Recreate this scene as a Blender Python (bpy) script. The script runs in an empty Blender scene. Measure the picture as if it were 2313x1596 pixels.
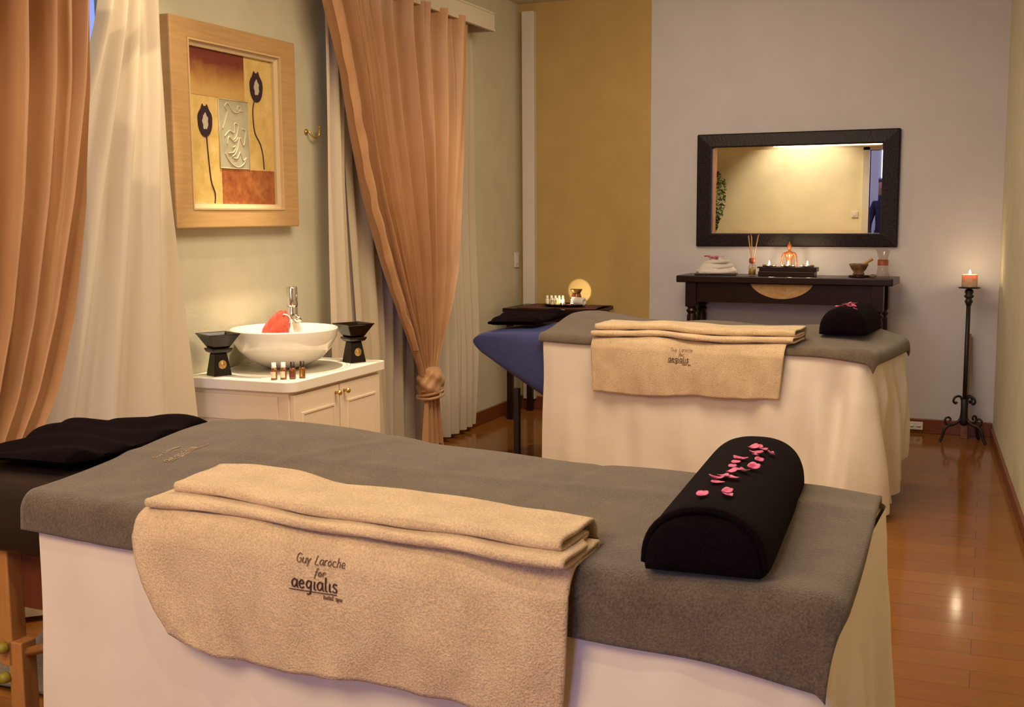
import bpy, bmesh, math, random
from math import sin, cos, pi, sqrt, exp, atan2, hypot, radians
from mathutils import Vector, Matrix
random.seed(7)
S = bpy.context.scene
COL = S.collection

# ------------------------------------------------------------------ camera
CAM = Vector((0, 0, 1.3))
def cam_axes(yaw, pitch, roll):
    f = Vector((-sin(yaw)*cos(pitch), cos(yaw)*cos(pitch), -sin(pitch)))
    r = Vector((cos(yaw), sin(yaw), 0)); u = r.cross(f)
    return cos(roll)*r+sin(roll)*u, -sin(roll)*r+cos(roll)*u, f
r_, u_, f_ = cam_axes(radians(22.67), radians(6.93), radians(-0.37))
cd = bpy.data.cameras.new('camera'); cam = bpy.data.objects.new('camera', cd); COL.objects.link(cam)
m = Matrix((r_, u_, -f_)).transposed().to_4x4(); m.translation = CAM
cam.matrix_world = m
cd.sensor_width = 36; cd.lens = 2571/2313*36; cd.clip_start = .05
S.camera = cam

# ------------------------------------------------------------------ world, exposure, main lights
w = bpy.data.worlds.new('dusk'); S.world = w; w.use_nodes = True
w.node_tree.nodes['Background'].inputs[0].default_value = (.30, .42, 1, 1)
w.node_tree.nodes['Background'].inputs[1].default_value = .8
S.view_settings.view_transform = 'Standard'; S.view_settings.look = 'None'
S.view_settings.exposure = 0.75; S.view_settings.gamma = 1; S.view_settings.use_curve_mapping = False
WARM = (1, .74, .44); WARM2 = (1, .81, .57); BLUE = (.42, .46, 1)
def light(name, kind, loc, power, color, target=None, size=.1, spot=None, blend=.5, size_y=None):
    d = bpy.data.lights.new(name, kind); d.energy = power; d.color = color
    if kind == 'AREA':
        d.size = size
        if size_y: d.shape = 'RECTANGLE'; d.size_y = size_y
    else: d.shadow_soft_size = size
    if kind == 'SPOT': d.spot_size = radians(spot); d.spot_blend = blend
    o = bpy.data.objects.new(name, d); COL.objects.link(o); o.location = loc
    if target is not None:
        o.rotation_euler = (Vector(target)-Vector(loc)).to_track_quat('-Z', 'Y').to_euler()
    return o
# warm ceiling lighting of the rear half of the room, two added fills further in, and daylight coming in by the doorway behind
light('ceiling_glow', 'AREA', (-1.7, 0.1, 2.60), 48, WARM, (-1.6, 1.6, 0), 1.6)
light('middle_fill', 'AREA', (-1.15, 3.6, 2.62), 31, WARM2, (-1.15, 3.8, 0), 1.2)  # added fill with no fixture, lifts the middle and the far table's skirt
light('far_fill', 'AREA', (-1.5, 5.5, 2.62), 12, WARM2, (-1.6, 6.6, 1.2), .9)  # added fill with no fixture, brightens the back wall
light('corridor_daylight', 'AREA', (-.85, -3.0, 1.9), 36, BLUE, (-.6, 3.0, 1.1), 1.0, size_y=1.4)

# ------------------------------------------------------------------ materials
def nodes(name):
    m = bpy.data.materials.new(name); m.use_nodes = True
    return m, m.node_tree.nodes, m.node_tree.links, m.node_tree.nodes['Principled BSDF']
def setp(b, **k):
    for a, v in k.items():
        n = {'rough': 'Roughness', 'metal': 'Metallic', 'spec': 'Specular IOR Level', 'trans': 'Transmission Weight',
             'sheen': 'Sheen Weight', 'coat': 'Coat Weight', 'alpha': 'Alpha', 'sss': 'Subsurface Weight', 'ior': 'IOR',
             'srough': 'Sheen Roughness', 'coatr': 'Coat Roughness'}[a]
        b.inputs[n].default_value = v
def mat(name, col, col2=None, scale=20, bump=0, bscale=None, detail=4, stretch=(1, 1, 1), mix=(.35, .65), emit=None, est=0, **k):
    m, N, Lk, b = nodes(name)
    b.inputs['Base Color'].default_value = (*col, 1); setp(b, **k)
    if col2 is not None or bump:
        tc = N.new('ShaderNodeTexCoord'); mp = N.new('ShaderNodeMapping'); mp.inputs['Scale'].default_value = stretch
        Lk.new(tc.outputs['Object'], mp.inputs[0])
    if col2 is not None:
        n = N.new('ShaderNodeTexNoise'); n.inputs['Scale'].default_value = scale; n.inputs['Detail'].default_value = detail
        r = N.new('ShaderNodeValToRGB'); r.color_ramp.elements[0].position = mix[0]; r.color_ramp.elements[1].position = mix[1]
        r.color_ramp.elements[0].color = (*col, 1); r.color_ramp.elements[1].color = (*col2, 1)
        Lk.new(mp.outputs[0], n.inputs['Vector']); Lk.new(n.outputs['Fac'], r.inputs[0]); Lk.new(r.outputs[0], b.inputs['Base Color'])
    if bump:
        n2 = N.new('ShaderNodeTexNoise'); n2.inputs['Scale'].default_value = bscale or scale; n2.inputs['Detail'].default_value = 3
        bp = N.new('ShaderNodeBump'); bp.inputs['Strength'].default_value = bump; bp.inputs['Distance'].default_value = .004
        Lk.new(mp.outputs[0], n2.inputs['Vector']); Lk.new(n2.outputs['Fac'], bp.inputs['Height']); Lk.new(bp.outputs[0], b.inputs['Normal'])
    if emit:
        b.inputs['Emission Color'].default_value = (*emit, 1); b.inputs['Emission Strength'].default_value = est
    return m
def terry(name, c1, c2, bump=1.0, sheen=.25):
    """towelling: speckled loop pile with a soft sheen"""
    m, N, Lk, b = nodes(name); setp(b, rough=.95, spec=.1, sheen=sheen, srough=.6)
    tc = N.new('ShaderNodeTexCoord')
    n = N.new('ShaderNodeTexNoise'); n.inputs['Scale'].default_value = 260; n.inputs['Detail'].default_value = 4
    n3 = N.new('ShaderNodeTexNoise'); n3.inputs['Scale'].default_value = 14; n3.inputs['Detail'].default_value = 3
    ad = N.new('ShaderNodeMath'); ad.operation = 'MULTIPLY_ADD'; ad.inputs[1].default_value = .7
    ms = N.new('ShaderNodeMath'); ms.operation = 'MULTIPLY'; ms.inputs[1].default_value = .3
    r = N.new('ShaderNodeValToRGB'); r.color_ramp.elements[0].position = .36; r.color_ramp.elements[1].position = .64
    r.color_ramp.elements[0].color = (*c1, 1); r.color_ramp.elements[1].color = (*c2, 1)
    bp = N.new('ShaderNodeBump'); bp.inputs['Strength'].default_value = bump; bp.inputs['Distance'].default_value = .003
    for x in (n, n3): Lk.new(tc.outputs['Object'], x.inputs['Vector'])
    Lk.new(n3.outputs['Fac'], ms.inputs[0]); Lk.new(n.outputs['Fac'], ad.inputs[0]); Lk.new(ms.outputs[0], ad.inputs[2])
    Lk.new(ad.outputs[0], r.inputs[0]); Lk.new(r.outputs[0], b.inputs['Base Color'])
    Lk.new(n.outputs['Fac'], bp.inputs['Height']); Lk.new(bp.outputs[0], b.inputs['Normal'])
    return m
def sheer(name, col, dens=.75, tl=.12):
    m, N, Lk, b = nodes(name); setp(b, rough=.9, spec=.1)
    b.inputs['Base Color'].default_value = (*col, 1)
    t = N.new('ShaderNodeBsdfTranslucent'); t.inputs[0].default_value = (*col, 1)
    tr = N.new('ShaderNodeBsdfTransparent')
    m1 = N.new('ShaderNodeMixShader'); m1.inputs[0].default_value = tl
    m2 = N.new('ShaderNodeMixShader'); m2.inputs[0].default_value = dens
    Lk.new(b.outputs[0], m1.inputs[1]); Lk.new(t.outputs[0], m1.inputs[2])
    Lk.new(tr.outputs[0], m2.inputs[1]); Lk.new(m1.outputs[0], m2.inputs[2])
    Lk.new(m2.outputs[0], N['Material Output'].inputs[0]); return m
def glassy(name, col, rough=.03):
    m, N, Lk, b = nodes(name); tr = N.new('ShaderNodeBsdfTransparent'); tr.inputs[0].default_value = (*col, 1)
    gl = N.new('ShaderNodeBsdfGlossy'); gl.inputs['Roughness'].default_value = rough; lw = N.new('ShaderNodeLayerWeight'); pw_ = N.new('ShaderNodeMath'); pw_.operation = 'POWER'; pw_.inputs[1].default_value = 4; fr_ = N.new('ShaderNodeMath'); fr_.operation = 'MULTIPLY_ADD'; fr_.inputs[1].default_value = .5; fr_.inputs[2].default_value = .04; Lk.new(lw.outputs['Facing'], pw_.inputs[0]); Lk.new(pw_.outputs[0], fr_.inputs[0])
    mx = N.new('ShaderNodeMixShader'); Lk.new(fr_.outputs[0], mx.inputs[0]); Lk.new(tr.outputs[0], mx.inputs[1]); Lk.new(gl.outputs[0], mx.inputs[2])
    Lk.new(mx.outputs[0], N['Material Output'].inputs[0]); return m
def floor_mat():
    m, N, Lk, b = nodes('glossy oak boards')
    tc = N.new('ShaderNodeTexCoord'); br = N.new('ShaderNodeTexBrick')
    br.offset = .37; br.inputs['Scale'].default_value = 1; br.inputs['Brick Width'].default_value = 1.3; br.inputs['Row Height'].default_value = .13
    br.inputs['Mortar Size'].default_value = .0012; br.inputs['Mortar Smooth'].default_value = .3
    br.inputs['Color1'].default_value = (.33, .125, .022, 1); br.inputs['Color2'].default_value = (.28, .10, .018, 1); br.inputs['Mortar'].default_value = (.14, .045, .010, 1)
    n = N.new('ShaderNodeTexNoise'); mp = N.new('ShaderNodeMapping'); mp.inputs['Scale'].default_value = (3, 40, 1); n.inputs['Scale'].default_value = 2.2; n.inputs['Detail'].default_value = 5
    mx = N.new('ShaderNodeMix'); mx.data_type = 'RGBA'; mx.blend_type = 'MULTIPLY'; mx.inputs[0].default_value = .45
    n2 = N.new('ShaderNodeTexNoise'); n2.inputs['Scale'].default_value = 9; bp = N.new('ShaderNodeBump'); bp.inputs['Strength'].default_value = .08; bp.inputs['Distance'].default_value = .004
    Lk.new(tc.outputs['Object'], br.inputs['Vector']); Lk.new(tc.outputs['Object'], mp.inputs[0]); Lk.new(mp.outputs[0], n.inputs['Vector'])
    Lk.new(br.outputs['Color'], mx.inputs[6]); Lk.new(n.outputs['Color'], mx.inputs[7]); Lk.new(mx.outputs[2], b.inputs['Base Color'])
    Lk.new(tc.outputs['Object'], n2.inputs['Vector']); Lk.new(n2.outputs['Fac'], bp.inputs['Height']); Lk.new(bp.outputs[0], b.inputs['Normal'])
    setp(b, rough=.12, spec=.22); return m
M = dict(
 wall_sage=mat('sage plaster', (.62, .58, .43), (.58, .54, .40), 6, .25, 90, rough=.85, spec=.2),
 wall_pale=mat('pale plaster', (.585, .555, .575), (.56, .53, .55), 5, .2, 90, rough=.85, spec=.2),
 wall_ochre=mat('ochre plaster', (.50, .345, .13), (.46, .315, .115), 6, .2, 90, rough=.85, spec=.2),
 wall_cream=mat('cream plaster', (.80, .72, .50), (.72, .65, .44), 3, .5, 8, rough=.8, spec=.2),
 ceil=mat('ceiling paint', (.62, .55, .40), rough=.9, spec=.2),
 white_trim=mat('white painted trim', (.66, .60, .50), rough=.55),
 basew=mat('stained skirting', (.20, .055, .018), (.15, .04, .014), 12, stretch=(1, 1, 12), rough=.35),
 floor=floor_mat(),
 pelmet=mat('pelmet paint', (.66, .58, .44), rough=.6),
 gold=mat('gold satin', (.50, .27, .125), (.455, .24, .108), 30, .06, 90, stretch=(1, 1, .15), rough=.42, spec=.45, sheen=.3),
 sheer=sheer('cream voile', (.70, .60, .44), .98),
 sheer2=sheer('thin grey voile', (.58, .49, .37), .985, .03),
 grey=terry('grey towelling', (.085, .060, .040), (.165, .124, .086)),
 beige=terry('beige towelling', (.54, .385, .225), (.80, .60, .375)),
 black=terry('black towelling', (.0025, .0008, .0015), (.0075, .0022, .004), 1.0, 0.0),
 whitet=terry('white towelling', (.62, .56, .50), (.78, .72, .66), .6),
 redt=terry('red sponge mesh', (.40, .035, .015), (.62, .09, .04)),
 sheet=mat('white cotton sheet', (.83, .745, .62), (.79, .70, .58), 8, .15, 30, rough=.85, spec=.15, sheen=.15),
 thread_dark=mat('dark brown thread', (.06, .025, .012), rough=.7),
 thread_pale=mat('pale brown thread', (.17, .10, .045), rough=.7),
 thread_cream=mat('cream thread', (.45, .33, .22), rough=.7),
 petal=mat('pink petal', (.70, .06, .20), (.85, .20, .38), 60, rough=.55, sss=.1, spec=.3),
 blackvinyl=mat('black upholstery', (.012, .006, .006), rough=.4),
 bluevinyl=mat('blue upholstery', (.05, .065, .20), (.045, .055, .17), 30, .1, 80, rough=.33, spec=.5),
 beech=mat('beech wood', (.50, .23, .07), (.42, .18, .05), 8, stretch=(8, 8, 1), rough=.4),
 redwood=mat('red brown wood panel', (.13, .03, .010), rough=.5),
 knob=mat('olive plastic', (.30, .25, .02), rough=.45),
 lamin=mat('cream laminate', (.80, .68, .52), rough=.45),
 counter=mat('white counter', (.86, .80, .68), rough=.3),
 ring=mat('grey drain ring', (.40, .37, .29), rough=.4),
 ringdk=mat('drain slot', (.30, .28, .22), rough=.5),
 ceramic=mat('white ceramic', (.86, .81, .70), rough=.08, spec=.6, coat=.5),
 chrome=mat('chrome', (.75, .72, .68), metal=1, rough=.12),
 brass=mat('brass', (.62, .42, .12), metal=1, rough=.3),
 blkceram=mat('black glazed ceramic', (.008, .004, .003), rough=.16, spec=.35),
 bronze=mat('bronze medallion', (.42, .26, .09), metal=.7, rough=.4),
 amber=mat('amber bottle', (.22, .065, .010), rough=.12, spec=.6),
 label=mat('cream paper label', (.78, .66, .46), rough=.7),
 capw=mat('white cap', (.80, .76, .68), rough=.4),
 capb=mat('dark brown cap', (.030, .010, .006), rough=.35),
 pine=mat('blond wood frame', (.53, .325, .135), (.47, .28, .11), 6, stretch=(1, 1, 14), rough=.5),
 fillet=mat('gilt fillet', (.62, .44, .22), rough=.45),
 darkwood=mat('near black wood', (.014, .004, .003), (.020, .006, .004), 6, stretch=(2, 20, 20), rough=.3, spec=.28),
 leather=mat('black leather frame', (.008, .004, .005), (.014, .008, .009), 60, .6, 90, rough=.45, spec=.25),
 mirror=mat('mirror glass', (.92, .93, .92), metal=1, rough=.005),
 iron=mat('black wrought iron', (.010, .006, .005), rough=.5),
 wax=mat('brown ivory wax', (.55, .33, .20), (.70, .50, .33), 40, rough=.5, sss=.2),
 waxw=mat('white wax', (.88, .76, .52), rough=.4, sss=.2, emit=(1, .62, .25), est=1.2),
 flame=mat('flame', (1, .8, .4), emit=(1, .72, .34), est=40),
 tin=mat('tealight tin', (.55, .52, .48), metal=1, rough=.3),
 glass=glassy('clear glass', (.93, .91, .89)),
 oil=mat('yellow oil', (.45, .32, .09), rough=.1),
 band=mat('red brown band', (.28, .06, .025), rough=.5),
 reed=mat('rattan reeds', (.55, .28, .13), rough=.7),
 copper=mat('carved reddish wood', (.28, .075, .025), rough=.25, spec=.6),
 stone=mat('brown stone', (.10, .055, .022), (.22, .12, .05), 30, .4, 40, rough=.4),
 pestle=mat('ochre wood', (.42, .24, .06), rough=.5),
 carve=mat('carved light wood', (.50, .29, .11), (.40, .22, .075), 40, .3, 60, rough=.55),
 plastic=mat('white plastic', (.72, .67, .62), rough=.4),
 leaf=mat('green leaf', (.08, .15, .03), (.05, .10, .02), 30, rough=.5),
 stemw=mat('brown stem', (.10, .06, .03), rough=.7),
 dark_cloth=mat('dark clothing', (.02, .02, .06), rough=.8),
 skin=mat('skin', (.45, .26, .18), rough=.6),
 hair=mat('dark hair', (.02, .012, .01), rough=.6),
 frame_w=mat('white window frame', (.6, .58, .55), rough=.5),
 corridor=mat('white corridor paint', (.75, .75, .78), rough=.85),
 runner=mat('red brown runner cloth', (.10, .03, .018), rough=.8),
)

# ------------------------------------------------------------------ mesh helpers
class MB:
    def __init__(s): s.v = []; s.f = []; s.m = []; s.sm = []
    def add(s, vs, fs, mi=0, smooth=True):
        o = len(s.v); s.v += [tuple(a) for a in vs]
        for f in fs: s.f.append([o+i for i in f]); s.m.append(mi); s.sm.append(smooth)
        return s
    def box(s, x0, x1, y0, y1, z0, z1, mi=0):
        vs = [(x, y, z) for z in (z0, z1) for y in (y0, y1) for x in (x0, x1)]
        return s.add(vs, [(0, 2, 3, 1), (4, 5, 7, 6), (0, 1, 5, 4), (2, 6, 7, 3), (0, 4, 6, 2), (1, 3, 7, 5)], mi, False)
    def grid(s, fn, nu, nv, mi=0, cu=False, cv=False, smooth=True, flip=False):
        U = nu if cu else nu+1; V = nv if cv else nv+1
        vs = [fn(i/nu, j/nv) for i in range(U) for j in range(V)]
        fs = []
        for i in range(nu):
            for j in range(nv):
                a = i*V+j; b = ((i+1) % U)*V+j; c = ((i+1) % U)*V+(j+1) % V; d = i*V+(j+1) % V
                fs.append((a, d, c, b) if flip else (a, b, c, d))
        return s.add(vs, fs, mi, smooth)
    def lathe(s, prof, c=(0, 0, 0), n=32, mi=0, sx=1, sy=1, cap=True):
        vs = []; k = len(prof)
        for i in range(n):
            a = 2*pi*i/n
            for r, z in prof: vs.append((c[0]+r*cos(a)*sx, c[1]+r*sin(a)*sy, c[2]+z))
        fs = [(i*k+j, ((i+1) % n)*k+j, ((i+1) % n)*k+j+1, i*k+j+1) for i in range(n) for j in range(k-1)]
        s.add(vs, fs, mi)
        if cap:
            for j, fl in ((0, True), (k-1, False)):
                if prof[j][0] > 1e-5:
                    r, z = prof[j]; ring = [(c[0]+r*cos(2*pi*i/n)*sx, c[1]+r*sin(2*pi*i/n)*sy, c[2]+z) for i in range(n)]
                    s.add(ring, [list(range(n))[::-1] if fl else list(range(n))], mi, False)
        return s
    def sq(s, prof, c=(0, 0, 0), rot=0, mi=0):
        """square cross-section profile (half-width, z)"""
        vs = []
        for h, z in prof:
            for a in range(4):
                t = rot+pi/4+a*pi/2; vs.append((c[0]+h*sqrt(2)*cos(t), c[1]+h*sqrt(2)*sin(t), c[2]+z))
        k = len(prof); fs = [(i*4+a, i*4+(a+1) % 4, (i+1)*4+(a+1) % 4, (i+1)*4+a) for i in range(k-1) for a in range(4)]
        fs += [(3, 2, 1, 0), tuple((k-1)*4+a for a in range(4))]
        return s.add(vs, fs, mi, False)
    def tube(s, pts, r, n=8, mi=0, cap=True, closed=False):
        pts = [Vector(p) for p in pts]; K = len(pts); rs = r if isinstance(r, (list, tuple)) else [r]*K
        vs = []; up = None
        for i, p in enumerate(pts):
            t = (pts[min(i+1, K-1)]-pts[max(i-1, 0)])
            if t.length < 1e-9: t = Vector((0, 0, 1))
            t.normalize()
            if up is None: up = Vector((0, 0, 1)) if abs(t.z) < .9 else Vector((1, 0, 0))
            a = t.cross(up)
            if a.length < 1e-4: a = t.orthogonal()
            a.normalize(); b = a.cross(t).normalized(); up = b
            for j in range(n):
                q = 2*pi*j/n; vs.append(p+(a*cos(q)+b*sin(q))*rs[i])
        fs = [(i*n+j, i*n+(j+1) % n, (i+1)*n+(j+1) % n, (i+1)*n+j) for i in range(K-1) for j in range(n)]
        if cap: fs += [tuple(range(n))[::-1], tuple((K-1)*n+j for j in range(n))]
        return s.add(vs, fs, mi)
    def build(s, name, mats, parent=None, loc=(0, 0, 0), rz=0, bevel=0, solid=0, sub=0, soff=-1):
        me = bpy.data.meshes.new(name); me.from_pydata(s.v, [], s.f)
        for q in (mats if isinstance(mats, (list, tuple)) else [mats]): me.materials.append(q)
        me.polygons.foreach_set('material_index', s.m); me.polygons.foreach_set('use_smooth', s.sm)
        bm = bmesh.new(); bm.from_mesh(me); bmesh.ops.remove_doubles(bm, verts=bm.verts, dist=1e-5)
        if not solid: bmesh.ops.recalc_face_normals(bm, faces=bm.faces)
        bm.to_mesh(me); bm.free(); me.update()
        o = bpy.data.objects.new(name, me); COL.objects.link(o); o.location = loc; o.rotation_euler = (0, 0, rz)
        if parent: o.parent = parent
        if solid:
            k = o.modifiers.new('s', 'SOLIDIFY'); k.thickness = solid; k.offset = soff
        if sub:
            k = o.modifiers.new('d', 'SUBSURF'); k.levels = k.render_levels = sub
        if bevel:
            k = o.modifiers.new('b', 'BEVEL'); k.width = bevel; k.segments = 2; k.limit_method = 'ANGLE'; k.angle_limit = radians(40)
        return o
def tag(o, label, cat, group=None, kind=None):
    if label: o['label'] = label
    if cat: o['category'] = cat
    if group: o['group'] = group
    if kind: o['kind'] = kind
    return o
def empty(name, loc, label, cat, rz=0, group=None):
    o = bpy.data.objects.new(name, None); COL.objects.link(o); o.location = loc; o.rotation_euler = (0, 0, rz); o.empty_display_size = .05
    return tag(o, label, cat, group)
def struct(name, mb, m, **k):
    o = mb.build(name, m, **k); o['kind'] = 'structure'; return o
def smooth(t): t = max(0, min(1, t)); return t*t*(3-2*t)
def interp(tab, x):
    if x <= tab[0][0]: return tab[0][1]
    for (a, b), (c, d) in zip(tab, tab[1:]):
        if x <= c:
            t = (x-a)/(c-a); return b+(d-b)*t
    return tab[-1][1]
def sinterp(tab, x, h=.04):
    return (interp(tab, x-h)+2*interp(tab, x)+interp(tab, x+h))/4

# ------------------------------------------------------------------ room
XL, YB, ZC = -2.9, 7.09, 2.665
fl = MB().box(-4.2, .9, -3.6, 7.35, -.05, 0); struct('floor', fl, M['floor'])
struct('ceiling', MB().box(-4.2, .9, -3.6, 7.35, ZC, ZC+.1), M['ceil'])
# left wall with two window openings
W1 = (1.95, 3.475, .12, 2.40); W2 = (4.72, 6.02, .12, 2.34)
wl = MB(); ys = [1.6, W1[0], W1[1], W2[0], W2[1], YB]
wl.box(XL-.25, XL, 1.6, W1[0], 0, ZC); wl.box(XL-.25, XL, W1[1], W2[0], 0, ZC); wl.box(XL-.25, XL, W2[1], YB, 0, ZC)
for a in (W1, W2):
    wl.box(XL-.25, XL, a[0], a[1], 0, a[2]); wl.box(XL-.25, XL, a[0], a[1], a[3], ZC)
struct('wall_left', wl, M['wall_sage'])
struct('wall_back', MB().box(-3.15, -2.0-.0, YB, YB+.15, 0, ZC, 1).box(-2.0+.0, .6, YB, YB+.15, 0, ZC, 0), [M['wall_pale'], M['wall_ochre']])
# right wall, very slightly out of square, meeting the back wall in the corner
def rw(y): return .065+(YB-y)*.055
struct('wall_right', MB().add([(rw(y)+d, y, z) for y in (YB, -1.3) for d in (0, .15) for z in (0, ZC)],
       [(0, 1, 5, 4), (2, 6, 7, 3), (0, 2, 3, 1), (4, 5, 7, 6), (1, 3, 7, 5), (0, 4, 6, 2)], 0, False), M['wall_sage'])
# rear wall with doorway and alcove
struct('wall_rear', MB().box(-4.1, -1.45, -1.45, -1.3, 0, ZC).box(-.35, .75, -1.45, -1.3, 0, ZC).box(-1.45, -.35, -1.45, -1.3, 2.1, ZC), M['wall_cream'])
struct('wall_alcove', MB().box(-4.2, -4.05, -1.45, 1.6, 0, ZC).box(-4.2, -3.15, 1.6, 1.75, 0, ZC), M['wall_cream'])
struct('wall_corridor', MB().box(-2.6, .8, -3.55, -3.4, 0, ZC).box(-2.7, -2.6, -3.4, -1.45, 0, ZC).box(.75, .85, -3.4, -1.45, 0, ZC), M['corridor'])
struct('trim_2', MB().box(-1.53, -1.45, -1.46, -1.27, 0, 2.18).box(-.35, -.27, -1.46, -1.27, 0, 2.18).box(-1.53, -.27, -1.46, -1.27, 2.1, 2.18), M['white_trim'])
struct('trim_1', MB().box(-2.86, -2.775, YB-.05, YB+.001, .07, 2.61), M['white_trim'], bevel=.004)
struct('baseboard_left', MB().box(XL, XL+.018, 4.3, YB, 0, .085).box(XL, XL+.018, 1.6, 3.55, 0, .085), M['basew'], bevel=.003)
struct('baseboard_back', MB().box(XL, .06, YB-.018, YB, 0, .085), M['basew'], bevel=.003)
struct('baseboard_right', MB().add([(rw(y)-d, y, z) for y in (YB-.02, -1.3) for d in (0, .015) for z in (0, .06)],
       [(0, 4, 5, 1), (2, 3, 7, 6), (0, 1, 3, 2), (4, 6, 7, 5), (1, 5, 7, 3), (0, 2, 6, 4)], 0, False), M['basew'])
for k, a in enumerate((W1, W2)):
    f = MB(); x0, x1 = XL-.16, XL-.11; t = .05
    f.box(x0, x1, a[0], a[0]+t, a[2], a[3]).box(x0, x1, a[1]-t, a[1], a[2], a[3]).box(x0, x1, a[0]+t, a[1]-t, a[2], a[2]+t).box(x0, x1, a[0]+t, a[1]-t, a[3]-t, a[3])
    ym = (a[0]+a[1])/2; f.box(x0, x1, ym-.03, ym+.03, a[2]+t, a[3]-t)
    fo = struct('window_%d' % (k+1), f, M['frame_w'])
    MB().box(XL-.137, XL-.133, a[0]+t, a[1]-t, a[2]+t, a[3]-t).build('pane', M['glass'], fo)

# ------------------------------------------------------------------ curtains
def curtain(name, rows, nf, amp, x0, m, label, cat, group=None, seg=14, skew=0, jit=0, solid=0, seed=1, nz=60, power=1, warp=1):
    """rows: (z, y_left, y_right, depth scale); cloth hung in nf folds between the two edges"""
    rng = random.Random(seed); ph = [rng.uniform(-.5, .5) for _ in range(nf+2)]; am = [rng.uniform(.55, 1.25) for _ in range(nf+2)]
    zt, zb = rows[0][0], rows[-1][0]
    tl = sorted((r[0], r[1]) for r in rows); tr = sorted((r[0], r[2]) for r in rows); td = sorted((r[0], r[3]) for r in rows)
    def P(a, b):
        z = zt+(zb-zt)*b; yl = sinterp(tl, z, .03); yr = sinterp(tr, z, .03); d = sinterp(td, z, .03)
        q = nf*a**warp; k = int(min(q, nf-1e-6)); f = q-k
        w_ = am[k]*(1-f)+am[k+1]*f
        ang = 2*pi*(q+.14*sin(3*b+ph[k]*4)*jit)
        c = sin(ang); c = math.copysign(abs(c)**power, c)
        x = x0+amp*d*w_*c+.006*jit*sin(9*b+7*a)
        y = yl+(yr-yl)*a+cos(ang)*amp*d*.35*skew
        return (x, y, z)
    o = MB().grid(P, nf*seg, nz).build(name, m, solid=solid)
    return tag(o, label, cat, group)
sheer_lbl = 'hanging voile'
# near window: sheer, then gold drape
curtain('sheer_curtain', [(2.36, 3.20, 3.42, .6), (2.1, 3.135, 3.43, .7), (1.95, 3.095, 3.43, .8), (1.72, 3.0, 3.44, .9), (1.4, 2.85, 3.45, 1.0), (1.12, 2.75, 3.47, 1.0), (.6, 2.55, 3.50, 1.1), (.02, 2.45, 3.54, 1.2)], 4, .036, -2.80, M['sheer'],
        'cream voile curtain hanging left of the framed picture, beside the near gold drape', 'sheer curtain', 'voile curtains at the windows', seed=4, jit=1)
curtain('sheer_curtain', [(2.36, 2.0, 2.88, 1), (.02, 2.0, 2.84, 1)], 6, .015, -2.865, M['sheer2'],
        'thin greyish voile hanging behind the near gold drape at the left', 'sheer curtain', 'voile curtains at the windows', seed=5, jit=.6)
near = curtain('gold_drape', [(2.36, 2.16, 3.06, 1), (2.0, 2.16, 3.0, 1), (1.72, 2.16, 2.975, .95), (1.36, 2.15, 2.91, .9), (1.0, 2.14, 2.81, .85), (.76, 2.12, 2.71, .8), (.6, 2.1, 2.6, .75), (.3, 2.08, 2.45, .7), (.04, 2.06, 2.4, .7)], 7, .055, -2.715, M['gold'],
        'gold satin drape at the left edge, drawn towards the left side lower down', 'curtain', 'gold satin drapes', seed=11, jit=.8, skew=.6, power=.8, seg=18)
# far window
curtain('sheer_curtain', [(2.40, 4.53, 4.68, 1), (1.5, 4.53, 4.675, 1), (.8, 4.53, 4.72, 1), (.02, 4.53, 4.75, 1)], 2, .022, -2.80, M['sheer'],
        'narrow strip of cream voile just right of the brass hook', 'sheer curtain', 'voile curtains at the windows', seed=6, jit=.6)
curtain('sheer_curtain', [(2.40, 4.70, 5.02, 1), (1.5, 4.74, 5.03, 1), (1.07, 4.78, 5.05, 1), (.8, 4.80, 5.08, 1), (.02, 4.80, 5.14, 1.1)], 2, .03, -2.83, M['sheer'],
        'cream voile panel between the hook side strip and the tied gold drape', 'sheer curtain', 'voile curtains at the windows', seed=8, jit=.4)
curtain('sheer_curtain', [(2.40, 4.70, 6.27, .8), (1.5, 4.70, 6.28, .9), (.6, 4.71, 6.29, 1.1), (.03, 4.72, 6.26, 1.3)], 14, .028, -2.865, M['sheer2'],
        'wide thin voile hanging to the floor behind the tied gold drape', 'sheer curtain', 'voile curtains at the windows', seed=9, jit=1)
dr = empty('gold_drape', (-2.75, 5.35, 0), 'gold satin drape gathered into a knot low down beside the washstand', 'curtain', group='gold satin drapes')
def loc_rows(rows): return [(z, a-5.35, b-5.35, d) for z, a, b, d in rows]
c = curtain('drape_cloth', loc_rows([(2.38, 4.40, 5.93, 1), (2.24, 4.43, 5.90, 1), (2.0, 4.53, 5.87, 1), (1.68, 4.635, 5.83, .98), (1.38, 4.75, 5.78, .92), (1.01, 4.94, 5.70, .85), (.78, 5.08, 5.60, .7), (.6, 5.2, 5.50, .55), (.50, 5.265, 5.435, .45), (.46, 5.28, 5.43, .4)]), 10, .05, .03, M['gold'],
            None, None, seed=21, jit=.9, skew=.9, power=.8, seg=24, nz=90, warp=.68)
c.parent = dr
# crumpled satin hem running down the leading edge
def hem(a, b):
    z = 2.36-1.75*b; tl = [(.5, 5.265), (.6, 5.2), (.78, 5.08), (1.01, 4.94), (1.38, 4.75), (1.68, 4.635), (2.0, 4.53), (2.24, 4.43), (2.38, 4.40)]
    yl = sinterp(tl, z, .04)-5.35; wd = .085*(1-.5*b)
    return (.075-.03*b+.003*sin(60*b+3*a)*min(1, b*2)+.02*sin(pi*a), yl-.025+wd*a+.003*sin(47*b+1.3)+.002*sin(83*b), z)
MB().grid(hem, 10, 130).build('leading_edge', M['gold'], dr)
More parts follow.
